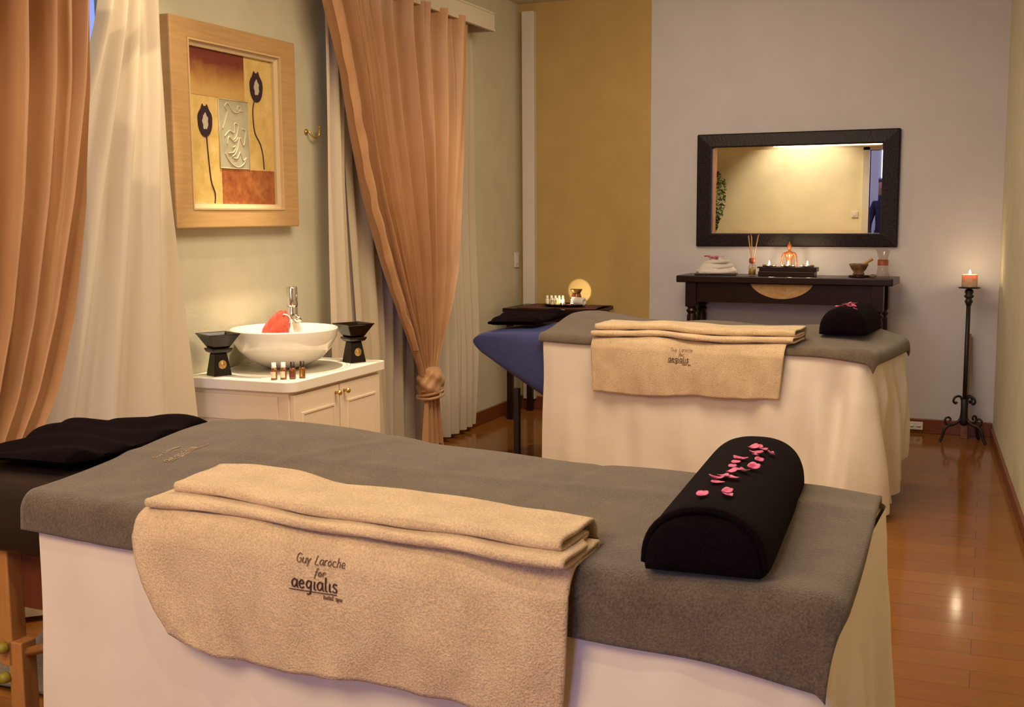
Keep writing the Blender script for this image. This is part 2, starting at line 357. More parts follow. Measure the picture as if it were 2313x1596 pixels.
# knot and tail
def knot(a, b):
    th = 2*pi*a; v = -1+2*b; r = .070*sqrt(max(0, 1-abs(v)**2.6))*(1+.10*sin(3*th+5*v)+.05*sin(7*th-6*v))
    return (.045+r*cos(th)*.95, .0+r*sin(th)*1.25+.012*v, .425+v*.082)
MB().grid(knot, 48, 24, cu=True).build('knot', M['gold'], dr)
def tail(a, b):
    d = b; sp = .075+.035*d; q = a*3.2
    return (.045+.03*sin(2*pi*q)*(.6+.6*d), -.095*d*.4-.0+(a-.5)*2*sp*.9+.02*d, .36-(.27+.05*abs(sin(q*2.1)))*d)
MB().grid(tail, 60, 20).build('tail', M['gold'], dr)
tb = MB()
for k in range(3): tb.tube([(.045+.066*cos(t)*(1-.08*k), .0+.085*sin(t)+.004*k, .355+.013*k+.012*sin(t+k)) for t in [2*pi*i/30 for i in range(31)]], .008, 8)
tb.build('tie_band', M['gold'], dr)
for a, l in (((1.7, 3.5), 'cream painted pelmet above the near window'), ((4.38, 6.245), 'cream painted pelmet above the tied gold drape')):
    o = MB().box(XL, XL+.02, a[0], a[1], 2.375, 2.455).box(XL, XL+.195, a[0], a[1], 2.455, 2.47).box(XL+.175, XL+.195, a[0], a[1], 2.36, 2.456).box(XL, XL+.195, a[1]-.015, a[1], 2.36, 2.456).build('pelmet', M['pelmet'], bevel=.003)
    tag(o, l, 'pelmet', 'curtain pelmets')

# ------------------------------------------------------------------ framed picture
P0 = (XL+.004, 3.94, 1.655)
pic = empty('framed_picture', P0, 'painting of two dark tulips in a wide blond wood frame', 'picture')
HY, HZ, IY, IZ = .418, .398, .308, .325
fr = MB()
def ringbox(mb, oy, oz, iy, iz, x0, x1, xi=None):
    # a mitred frame moulding: outer rectangle oy,oz, inner iy,iz
    xi = x1 if xi is None else xi
    o = [(-oy, -oz), (oy, -oz), (oy, oz), (-oy, oz)]; i = [(-iy, -iz), (iy, -iz), (iy, iz), (-iy, iz)]
    vs = [(x0, *p) for p in o]+[(x1, *p) for p in o]+[(xi, *p) for p in i]+[(x0, *p) for p in i]
    fs = []
    for k in range(4):
        n = (k+1) % 4
        fs += [(k, n, 4+n, 4+k), (4+k, 4+n, 8+n, 8+k), (8+k, 8+n, 12+n, 12+k), (12+k, 12+n, n, k)]
    mb.add(vs, fs, 0, False)
ringbox(fr, HY, HZ, IY, IZ, 0, .052, .046); fr.build('frame', M['pine'], pic, bevel=.006)
g = MB(); ringbox(g, IY+.002, IZ+.002, IY-.005, IZ-.005, .012, .049, .049); g.build('fillet', M['fillet'], pic)
g = MB(); ringbox(g, IY-.004, IZ-.004, IY-.022, IZ-.022, .012, .036, .028); g.build('inner_mat', mat('pale inner slip', (.60, .46, .27), rough=.5), pic)
def paint(name, c1, c2, c3, sc=18):
    m, N, Lk, b = nodes(name); setp(b, rough=.55)
    tc = N.new('ShaderNodeTexCoord'); n = N.new('ShaderNodeTexNoise'); n.inputs['Scale'].default_value = sc; n.inputs['Detail'].default_value = 7; n.inputs['Roughness'].default_value = .65
    r = N.new('ShaderNodeValToRGB'); e = r.color_ramp.elements; e[0].position = .3; e[0].color = (*c1, 1); e[1].position = .72; e[1].color = (*c3, 1)
    q = r.color_ramp.elements.new(.5); q.color = (*c2, 1)
    bp = N.new('ShaderNodeBump'); bp.inputs['Strength'].default_value = .6; bp.inputs['Distance'].default_value = .006
    Lk.new(tc.outputs['Object'], n.inputs['Vector']); Lk.new(n.outputs['Fac'], r.inputs[0]); Lk.new(r.outputs[0], b.inputs['Base Color'])
    Lk.new(n.outputs['Fac'], bp.inputs['Height']); Lk.new(bp.outputs[0], b.inputs['Normal']); return m
py = paint('yellow paint', (.55, .36, .10), (.66, .46, .15), (.74, .55, .22))
pr = paint('rust paint', (.22, .05, .012), (.34, .10, .025), (.48, .20, .06))
pg = paint('grey green paint', (.34, .31, .20), (.42, .39, .26), (.48, .45, .31), 12)
# rust block that passes from dark red at its top to ochre at its foot (that is how it is painted)
pt, N, Lk, b = nodes('red to ochre paint'); setp(b, rough=.55)
tc = N.new('ShaderNodeTexCoord'); sp = N.new('ShaderNodeSeparateXYZ'); n = N.new('ShaderNodeTexNoise'); n.inputs['Scale'].default_value = 16; n.inputs['Detail'].default_value = 7
ma = N.new('ShaderNodeMath'); ma.operation = 'MULTIPLY_ADD'; ma.inputs[1].default_value = 5.5; ma.inputs[2].default_value = -.78
mb_ = N.new('ShaderNodeMath'); mb_.operation = 'MULTIPLY_ADD'; mb_.inputs[1].default_value = .45
r = N.new('ShaderNodeValToRGB'); e = r.color_ramp.elements; e[0].position = .25; e[0].color = (.55, .33, .10, 1); e[1].position = .85; e[1].color = (.17, .03, .012, 1); q = e.new(.55); q.color = (.42, .20, .05, 1)
Lk.new(tc.outputs['Object'], sp.inputs[0]); Lk.new(tc.outputs['Object'], n.inputs['Vector']); Lk.new(sp.outputs[2], ma.inputs[0]); Lk.new(n.outputs['Fac'], mb_.inputs[0]); Lk.new(ma.outputs[0], mb_.inputs[2])
Lk.new(mb_.outputs[0], r.inputs[0]); Lk.new(r.outputs[0], b.inputs['Base Color'])
cy, cz = IY-.022, IZ-.022
def PX(u, v): # canvas fractions: u 0 left..1 right, v 0 top..1 bottom -> local y,z
    return (-cy+2*cy*u, cz-2*cz*v)
cv = MB(); cv.box(.010, .014, -cy, cy, -cz, cz, 0)
for (u0, u1, v0, v1, mi) in ((0, .655, 0, .30, 1), (.36, 1, .765, 1, 2), (.34, .69, .305, .76, 3)):
    a = PX(u0, v1); b2 = PX(u1, v0); cv.box(.014, .0155, a[0], b2[0], a[1], b2[1], mi)
cvo = cv.build('canvas', [py, pt, pr, pg], pic)
cr = MB()
for a, b2 in (((.34, .305), (.69, .305)), ((.69, .305), (.69, .76)), ((.69, .76), (.34, .76)), ((.34, .76), (.34, .305))):
    p, q = PX(*a), PX(*b2); cr.tube([(.0165, *p), (.0165, *q)], .0018, 6)
rng = random.Random(3)
def spl(pts, n=8):
    out = []
    P = [pts[0]]+list(pts)+[pts[-1]]
    for i in range(1, len(P)-2):
        for k in range(n):
            t = k/n; out.append(tuple(.5*((2*P[i][c])+(P[i+1][c]-P[i-1][c])*t+(2*P[i-1][c]-5*P[i][c]+4*P[i+1][c]-P[i+2][c])*t*t+(-P[i-1][c]+3*P[i][c]-3*P[i+1][c]+P[i+2][c])*t**3) for c in range(len(P[0]))))
    out.append(tuple(pts[-1])); return out
SQ = [[(.38, .50), (.41, .45), (.44, .38), (.41, .35), (.45, .33), (.51, .38), (.57, .38), (.60, .35), (.57, .34), (.56, .37), (.63, .37)],
      [(.40, .55), (.46, .51), (.51, .52), (.52, .46), (.56, .47), (.54, .54), (.50, .57)], [(.61, .49), (.65, .50), (.64, .55), (.62, .60), (.58, .55), (.55, .62), (.52, .66), (.48, .68)],
      [(.43, .60), (.45, .55), (.51, .58), (.56, .55)], [(.40, .66), (.46, .72), (.54, .75), (.61, .73), (.65, .68)], [(.50, .69), (.54, .69), (.58, .65), (.61, .70), (.64, .69)],
      [(.44, .66), (.50, .65), (.53, .61), (.49, .62)]]
for q in SQ: cr.tube([(.0165, *PX(u, v)) for u, v in spl(q)], .0026, 6)
cr.build('relief_line', mat('cream relief paint', (.58, .50, .32), rough=.5), pic)
def tulip(cu, cvv, stem, name):
    t = MB(); pts = spl(stem); t.tube([(.0162, *PX(u, v)) for u, v in pts], .0023, 6)
    c = PX(cu, cvv); W_, H_ = .044, .064
    out = []; inn = []
    for k in range(40):
        a = 2*pi*k/40; x = sin(a); z = cos(a)
        rr = 1+(.0 if z < 0 else .16*cos(4*a)*z)-(.28 if abs(x) < .16 and z > 0 else 0)
        out.append((.0185, c[0]+W_*x*rr, c[1]+H_*z*rr)); inn.append((.0185, c[0]+W_*.42*x*(1+.15*sin(7*a)), c[1]-.004+H_*.5*z*(1+.12*cos(5*a))))
    n = 40; t.add(out+inn, [(k, (k+1) % n, n+(k+1) % n, n+k) for k in range(n)], 0, False)
    t.add([(.0150, y, z) for _, y, z in out]+out, [(k, (k+1) % n, n+(k+1) % n, n+k) for k in range(n)], 0, False)
    t.add([(.0178, y, z) for _, y, z in inn], [tuple(range(n))], 1, False)
    t.build('painted_tulip', [mat('purple black paint '+name, (.030, .010, .018), rough=.5), mat('grey paint '+name, (.50, .44, .34), rough=.6)], pic)
tulip(.185, .46, [(.195, .53), (.205, .65), (.22, .78), (.235, .86), (.27, .93), (.265, .995)], 'a')
tulip(.80, .19, [(.775, .28), (.75, .36), (.765, .50), (.83, .58), (.86, .66), (.87, .755)], 'b')
# brass hook
hk = MB(); c0 = (XL, 4.515, 1.683)
hk.lathe([(0, 0), (.012, 0), (.014, .004), (.007, .008), (0, .012)], n=16); hk.v = [(z, y, x) for x, y, z in hk.v]
hk.tube(spl([(0, 0, 0), (.014, .002, .002), (.024, .010, -.016), (.032, .028, -.026), (.038, .048, -.016), (.040, .054, .006), (.040, .052, .018)]), .0042, 8)
hk.lathe([(0, -.007), (.006, -.003), (.006, .003), (0, .007)], (.040, .052, .024), 10)
tag(hk.build('curtain_hook', M['brass'], loc=c0), 'small brass curtain hook on the wall right of the framed picture', 'hook')

# ------------------------------------------------------------------ washstand
VX0, VX1, VY0, VY1, VZ = XL+.004, -2.395, 3.585, 4.30, .68
van = empty('washstand_cabinet', (VX0, VY0, 0), 'white washstand cabinet below the framed picture, carrying the round basin', 'cabinet')
def rb(mb, x0, x1, y0, y1, z0, z1, r=.05, mi=0):  # slab with a rounded near right corner
    pts = [(x0, y0), (x1-r, y0)]+[(x1-r+r*sin(t), y0+r-r*cos(t)) for t in [pi/2*k/8 for k in range(1, 9)]]+[(x1, y1), (x0, y1)]
    n = len(pts); mb.add([(*p, z0) for p in pts]+[(*p, z1) for p in pts], [tuple(range(n))[::-1], tuple(range(n, 2*n))]+[(k, (k+1) % n, n+(k+1) % n, n+k) for k in range(n)], mi, False)
DX, DY = VX1-VX0, VY1-VY0
t = MB(); rb(t, 0, DX, 0, DY, VZ-.042, VZ); t.build('countertop', M['counter'], van, bevel=.004)
t = MB().box(0, DX-.03, .02, DY-.005, .07, VZ-.042).box(0, DX-.06, .05, DY-.03, 0, .07); t.build('body', M['lamin'], van, bevel=.002)
# side panel mouldings
t = MB(); t.box(.03, DX-.075, .012, .021, VZ-.16, VZ-.06).box(.03, DX-.075, .012, .021, .12, VZ-.175); t.build('side_panel', M['lamin'], van, bevel=.003)
for k in range(2):
    y0 = .03+k*(DY-.05)/2; y1 = y0+(DY-.05)/2-.006
    d = MB().box(DX-.03, DX-.012, y0, y1, .09, VZ-.055)
    fx0, fx1 = DX-.013, DX-.007
    d.box(fx0, fx1, y0+.055, y1-.055, .15, VZ-.135)
    for a in ((y0+.045, y0+.055), (y1-.055, y1-.045)): d.box(fx0, fx1+.004, a[0], a[1], .14, VZ-.125)
    for a in ((.14, .15), (VZ-.135, VZ-.125)): d.box(fx0, fx1+.004, y0+.055, y1-.055, a[0], a[1])
    do = d.build('door', M['lamin'], van, bevel=.002)
    kb = MB().lathe([(0, 0), (.006, 0), (.005, .010), (.011, .018), (.011, .024), (.006, .029), (0, .030)], n=16)
    kb.v = [(DX-.012+z, (y1-.03 if k == 0 else y0+.03)+y, VZ-.085+x) for x, y, z in kb.v]
    kb.build('knob', M['brass'], do)
dc = (-2.66-VX0, 3.955-VY0)
t = MB().lathe([(0, .0008), (.215, .0008)], (dc[0], dc[1], VZ), 64, sy=1.2, cap=False)
t.build('basin_ring', M['ring'], van)
t = MB()
for sgn in (-1, 1):
    for k, off in enumerate((.262, .275, .288)):
        t.tube([(dc[0]+off*sin(a)*.92, dc[1]+sgn*off*cos(a)*1.12, VZ+.0003) for a in [(-.42+.84*i/16)*(1-.12*k) for i in range(17)]], .0028, 6)
for off in (.232, .245):
    t.tube([(dc[0]+min(off*sin(a), DX-dc[0]-.01), dc[1]+off*cos(a)*1.2, VZ+.0002) for a in [2*pi*i/60 for i in range(61)]], .0012, 5)
t.build('engraved_line', M['ringdk'], van)
bs = MB().lathe([(0, .018), (.06, .022), (.12, .045), (.17, .085), (.197, .125), (.211, .160), (.214, .164), (.219, .163), (.2195, .157), (.214, .125), (.19, .078), (.15, .038), (.10, .012), (.075, .002), (.06, 0), (0, 0)], n=72, cap=False)
tag(bs.build('vessel_basin', M['ceramic'], loc=(-2.67, 3.955, VZ+.0012)), 'round white ceramic vessel basin on the washstand', 'basin')
fa = empty('basin_faucet', (-2.775, 4.175, VZ+.0005), 'tall cylindrical chrome faucet standing behind the white basin', 'faucet')
MB().lathe([(0, 0), (.03, 0), (.03, .005), (.023, .008), (.023, .23), (.0225, .232)], n=32).build('column', M['chrome'], fa)
MB().lathe([(0, .232), (.0235, .232), (.0245, .24), (.0245, .312), (.022, .318), (0, .318)], n=32).build('handle', M['chrome'], fa)
sp_ = MB().tube([(.010, -.01, .19), (.045, -.035, .187), (.065, -.05, .180)], [.015, .014, .013], 16); sp_.build('spout', M['chrome'], fa)
# red sponge with cord in the bowl
sg = empty('bath_sponge', (-2.70, 3.93, VZ+.02), 'rust red bath sponge with a white cord loop lying in the basin', 'sponge')
def spg(a, b):
    th = 2*pi*a; v = pi*b; r = .054*(1+.07*sin(5*th+4*v)+.05*sin(11*th-7*v))
    p = Vector((r*sin(v)*cos(th)*.9, r*sin(v)*sin(th)*.9, r*cos(v)*1.75)); p.rotate(Matrix.Rotation(radians(-32), 3, Vector((.9, -.4, 0)))); p += Vector((0, 0, .125)); return tuple(p)
MB().grid(spg, 40, 24, cu=True).build('mesh_body', M['redt'], sg)
MB().tube(spl([(.022, .025, .185), (.032, .018, .200), (.046, .03, .195), (.052, .038, .178), (.042, .04, .165), (.034, .03, .175), (.044, .024, .185)]), .003, 6).build('cord', M['capw'], sg)
# oil burners
def burner(loc, rz, label):
    e = empty('oil_burner', loc, label, 'oil burner', rz, 'black oil burners on the washstand')
    b_ = MB().sq([(.038, 0), (.036, .012), (.0265, .078), (.026, .086)]); b_.box(-.012, .012, .024, .040, .01, .04); b_.build('body', M['blkceram'], e, bevel=.003)
    MB().sq([(.024, .086), (.036, .094), (.042, .104), (.040, .110), (.028, .104)]).build('collar', M['blkceram'], e, bevel=.002)
    d = MB().sq([(.026, .106), (.034, .112), (.062, .160), (.066, .164), (.066, .167), (.060, .166), (.031, .118), (.0, .116)]); d.build('dish', M['blkceram'], e, bevel=.0015)
    md = MB().lathe([(0, .003), (.004, .003), (.005, .001), (.016, .001), (.018, 0)], n=28); md.v = [(x, -.0335+(.045-y)*0-z, .045+y) for x, y, z in md.v]
    md.build('medallion', M['bronze'], e)
    return e
burner((-2.785, 3.665, VZ), radians(62), 'black square oil burner left of the basin, below the picture')
burner((-2.49, 4.205, VZ), radians(62), 'black square oil burner right of the basin, in front of the voile')
light('burner_tealight', 'SPOT', (-2.80, 3.68, .745), .55, WARM2, (-2.9, 3.655, .775), .004, 96, .25)
light('burner_tealight', 'SPOT', (-2.52, 4.22, .745), .35, WARM2, (-2.66, 4.22, .78), .004, 96, .25)
def bottle(loc, label, capm, lab, s=1, group='small oil bottles on the washstand', name='oil_bottle', body='amber', h=1):
    e = empty(name, loc, label, 'bottle', 0, group)
    MB().lathe([(0, 0), (.0115*s, 0), (.0125*s, .002*s), (.0125*s, .036*s*h), (.010*s, .042*s*h), (.0065*s, .044*s*h), (.0065*s, .047*s*h), (0, .047*s*h)], n=20).build('glass_body', M[body], e)
    MB().lathe([(0, .045*s*h), (.0095*s, .045*s*h), (.0095*s, .051*s*h), (.0085*s, .052*s*h), (.0085*s, .066*s*h), (0, .067*s*h)], n=20).build('cap', capm, e)
    if lab: MB().grid(lambda a, b: (.0128*s*cos(pi*.8*a+pi*1.05), .0128*s*sin(pi*.8*a+pi*1.05), s*h*(.008+.024*b)), 12, 1).build('label', lab, e)
    return e
bottle((-2.505, 3.632, VZ), 'white capped amber oil bottle at the left end of the washstand row', M['capw'], M['label'])
bottle((-2.478, 3.655, VZ), 'white capped amber oil bottle, second in the washstand row', M['capw'], M['label'])
bottle((-2.450, 3.675, VZ), 'dark capped amber bottle with dark label, third in the washstand row', M['capb'], M['redwood'])
bottle((-2.428, 3.708, VZ), 'dark capped amber bottle with a golden label at the right end of the washstand row', M['capb'], M['brass'])

# ------------------------------------------------------------------ massage tables
class Bed:
    def __init__(s, FL, FR, tab, z0=.72, Wd=.68):
        s.FL = FL; s.a = atan2(FR[1]-FL[1], FR[0]-FL[0]); s.L = hypot(FR[0]-FL[0], FR[1]-FL[1]); s.z0 = z0; s.W = Wd; s.tab = tab
    def top(s, u, v):
        b = sinterp(s.tab, u, .06)-s.z0
        return b*smooth((v-.04)/.56)
    def drape(s, p, t, R, up, L=None, W=None, flare=0, left=False):
        L = L or s.L; W = W or s.W
        xi = min(max(p, 0 if not left else R), L-R); yi = min(max(t, R), W-R); dx = p-xi; dy = t-yi; r = hypot(dx, dy)
        if not left and dx < 0: dx = 0; xi = p; r = abs(dy)
        if r < 1e-9: return Vector((xi, yi, s.z0+up+s.top(xi, yi)))
        if r < R*pi/2: h = R*sin(r/R); d = R*(1-cos(r/R))
        else: h = R; d = R+r-R*pi/2
        cr = min(abs(dx), abs(dy))/r
        h += flare*max(0, d-R)*(1+2*cr)
        return Vector((xi+dx/r*h, yi+dy/r*h, s.z0+up+s.top(xi, yi)-d))
bn = Bed((-1.87, 1.76), (-.195, 1.687), [(0, .755), (.12, .769), (.27, .774), (.45, .765), (.6, .752), (1.0, .735), (1.54, .732), (1.66, .722)])
bf = Bed((-2.03, 5.11), (-.435, 4.885), [(-.3, .70), (-.1, .765), (.024, .775), (.25, .762), (.48, .738), (.62, .752), (.88, .75), (1.1, .752), (1.5, .752), (1.56, .73), (1.7, .70)])

def skirt(bed, parent_label, corner_amp, hem, name='table_sheet', seed=0, mid=None, amp=.006):
    """white sheet: top plus a skirt along front, right end and back (open at the head end)"""
    L, W, R = bed.L, bed.W, .045; u0 = .065
    # perimeter
    segs = []
    n1 = 120; 
    for i in range(n1+1): segs.append((u0+(L-R-u0)*i/n1, 0, 0, -1))
    for i in range(1, 20): t = pi/2*i/20; segs.append((L-R+R*sin(t), R-R*cos(t), sin(t), -cos(t)))
    n2 = 50
    for i in range(n2+1): segs.append((L, R+(W-2*R)*i/n2, 1, 0))
    for i in range(1, 20): t = pi/2*i/20; segs.append((L-R+R*cos(t), W-R+R*sin(t), cos(t), sin(t)))
    for i in range(n1+1): segs.append((L-R-(L-R-u0)*i/n1, W, 0, 1))
    s = [0]
    for a, b in zip(segs, segs[1:]): s.append(s[-1]+hypot(b[0]-a[0], b[1]-a[1]))
    K = len(segs)-1; c1 = s[n1+10]; c2 = s[n1+10+n2+20]
    rng = random.Random(seed); ph = [rng.uniform(0, 6.28) for _ in range(8)]
    nv = 40; mb = MB()
    def P(i, j):
        x, y, nx, ny = segs[i]; p = s[i]; d = j/nv; zt = bed.z0-.004+bed.top(x, y)
        le = hem(p, c1, c2); zz = zt-(zt-le)*d; dd = zt-zz
        f1 = exp(-((p-c1)/.20)**2); f2 = exp(-((p-c2)/.20)**2)
        g_ = max(0, dd-.03)
        g2 = max(0, dd-.13); f2 *= .35
        out = .003*min(1, dd/.06)+g_*.02+g2*(.01+corner_amp*(f1+f2)*.5)
        out += g2*corner_amp*(f1*sin(36*(p-c1)+ph[0]+1.0*dd)+f2*sin(36*(p-c2)+ph[1]))*.42
        ds = (mid(p) if mid else 1)
        out += amp*ds*min(1, g_*6)*(sin(13*p+3.5*dd+ph[2])+.8*sin(31*p-5*dd+ph[3])+.55*sin(53*p+2*dd+ph[4]))
        out += .004*sin(9*p-11*dd+ph[5])*min(1, g_*4)
        return (x+nx*out, y+ny*out, zz)
    vs = [P(i, j) for i in range(K+1) for j in range(nv+1)]
    mb.add(vs, [(i*(nv+1)+j, i*(nv+1)+j+1, (i+1)*(nv+1)+j+1, (i+1)*(nv+1)+j) for i in range(K) for j in range(nv)])
    mb.grid(lambda a, b: (u0+(L-.012-u0)*a, .012+(W-.024)*b, bed.z0-.010+bed.top(u0+(L-.012-u0)*a, .012+(W-.024)*b)-.02*max(0, a-.985)*20-.01*(b < .01)), 80, 30)
    return tag(mb.build(name, M['sheet'], loc=(*bed.FL, 0), rz=bed.a), parent_label, 'sheet', 'white sheets on the massage tables')
def hem_n(p, c1, c2):
    if p < c1+.25: return .03
    if p < c2-.04: return .03+.0*p
    return .10
def hem_near(p, c1, c2):
    # the sheet's back corner hangs short and pointed, the rest reaches nearly to the floor
    return .03+.34*exp(-((p-c2+.02)/.09)**2)
def hem_far(p, c1, c2):
    return .03+.15*exp(-((p-c2)/.18)**2)+.05*exp(-((p-c1-.12)/.05)**2)
skirt(bn, 'white cotton sheet hanging to the floor around the nearer massage table', .10, hem_near, seed=3, amp=.0045, mid=lambda p: .6+.9*smooth((p-1.2)/.5))
skirt(bf, 'white cotton sheet hanging to the floor around the farther massage table', .12, hem_far, seed=5, amp=.009, mid=lambda p: .55+1.6*smooth((p-1.05)/.35))

def cover(bed, label, hang, right, R=.035, flare=.05, wr=None, left0=.03, slant=0, nx=170, ny=110, backh=.045):
    L, W = bed.L+.02, bed.W+.02
    def P(a, b):
        hf = hang(a*bed.L); q = -hf+(W+hf+backh)*b
        p0 = left0+slant*max(0, min(1, 1-q/W)) ; p1 = L+right(q)
        p = p0+(p1-p0)*a
        v = bed.drape(p, q-.0, R, .006, L, W, flare)
        v.y -= .010
        if wr: v.z += wr(p, q)*(1 if 0 < q < W else .3)
        v.z += .0018*sin(5*p+11*q)+.0014*sin(17*p-9*q)
        return tuple(v)
    o = MB().grid(P, nx, ny).build('bed_cover', M['grey'], loc=(*bed.FL, 0), rz=bed.a, solid=.007, soff=1)
    return tag(o, label, 'towel', 'grey towelling covers on the massage tables')
def wr_n(p, q):
    return .004*exp(-((q-.33-.12*p)/.03)**2)+.003*exp(-((p-.55)/.02)**2)*smooth(q*2)-.003*exp(-((p-1.0-.1*q)/.015)**2)+.003*exp(-((p-.25-.5*q)/.02)**2)
covn = cover(bn, 'grey towelling cover spread over the nearer massage table', lambda u: .056+.030*u+.020*smooth((u-1.4)/.3), lambda q: .012-.045*(q/.68), wr=wr_n, left0=-.02, slant=.05)
def right_f(q): return .035+.045*smooth(q/.68)
covf = cover(bf, 'dark grey towelling cover spread over the farther massage table', lambda u: .018+.004*sin(u*3)+.030*smooth((u-1.3)/.35), lambda q: .040, wr=lambda p, q: .006*sin(9*p+2)*smooth(q*2), left0=-.08, slant=.125, flare=.06)

# embroidery strokes -------------------------------------------------
GL = {
 'G': [[(.62, .85), (.35, 1), (.08, .75), (.08, .3), (.35, .02), (.62, .2), (.62, .48), (.40, .48)]],
 'u': [[(.08, .6), (.1, .15), (.3, .03), (.5, .2), (.52, .6)], [(.52, .6), (.56, .03)]],
 'y': [[(.06, .6), (.28, .1)], [(.52, .6), (.28, .1), (.1, -.35)]],
 'L': [[(.3, 1), (.18, .5), (.1, .03), (.55, .03)]],
 'a': [[(.5, .5), (.28, .62), (.06, .35), (.22, .04), (.46, .25), (.5, .6), (.52, .1), (.62, .04)]],
 'r': [[(.1, .6), (.12, .03)], [(.12, .4), (.25, .6), (.42, .56)]],
 'o': [[(.3, .62), (.08, .35), (.28, .03), (.5, .32), (.3, .62)]],
 'c': [[(.48, .52), (.28, .62), (.07, .33), (.26, .03), (.5, .12)]],
 'h': [[(.14, 1), (.1, .03)], [(.11, .4), (.3, .62), (.45, .45), (.46, .03)]],
 'e': [[(.08, .33), (.46, .38), (.30, .62), (.08, .35), (.24, .03), (.5, .14)]],
 'f': [[(.5, .92), (.34, .98), (.24, .6), (.14, -.3)], [(.05, .55), (.42, .58)]],
 'g': [[(.48, .52), (.26, .62), (.08, .35), (.24, .08), (.46, .3), (.48, .6), (.42, -.25), (.15, -.32)]],
 'i': [[(.15, .6), (.14, .1), (.26, .04)]],
 'l': [[(.16, 1), (.14, .12), (.28, .04)]],
 's': [[(.44, .56), (.22, .62), (.14, .42), (.42, .22), (.32, .03), (.06, .1)]],
 't': [[(.2, .9), (.18, .1), (.34, .04)], [(.04, .62), (.38, .62)]],
 'p': [[(.1, .6), (.1, -.35)], [(.1, .5), (.35, .62), (.5, .33), (.3, .05), (.1, .15)]],
 'H': [[(.1, 1), (.1, .03)], [(.55, 1), (.55, .03)], [(.1, .5), (.55, .5)]],
 'A': [[(.04, .03), (.30, 1), (.56, .03)], [(.14, .38), (.46, .38)]],
 'd': [[(.5, 1), (.5, .03)], [(.48, .5), (.25, .62), (.07, .33), (.25, .03), (.48, .15)]],
 'w': [[(.05, .6), (.16, .05), (.28, .5), (.42, .05), (.55, .6)]],
 'n': [[(.1, .6), (.1, .03)], [(.1, .42), (.3, .62), (.44, .45), (.45, .03)]],
}
WID = {'G': .78, 'L': .66, 'i': .32, 'l': .34, 'r': .48, 't': .42, 'f': .5, 'H': .7, 'A': .64, ' ': .5, 's': .52}
def text_width(s_, size): return sum(WID.get(c, .62) for c in s_)*size
def stitch(mb, s_, u, w, size, surf, r, mi=0, sl=.0, extra=None, xs=1):
    """letters along the surf(u, w) surface: u along, w up"""
    for c in s_:
        for st in GL.get(c, []):
            mb.tube([surf(u+(x*xs+z*sl)*size, w+z*size) for x, z in spl(st, 5)], r, 5, mi)
        u += WID.get(c, .62)*size*xs

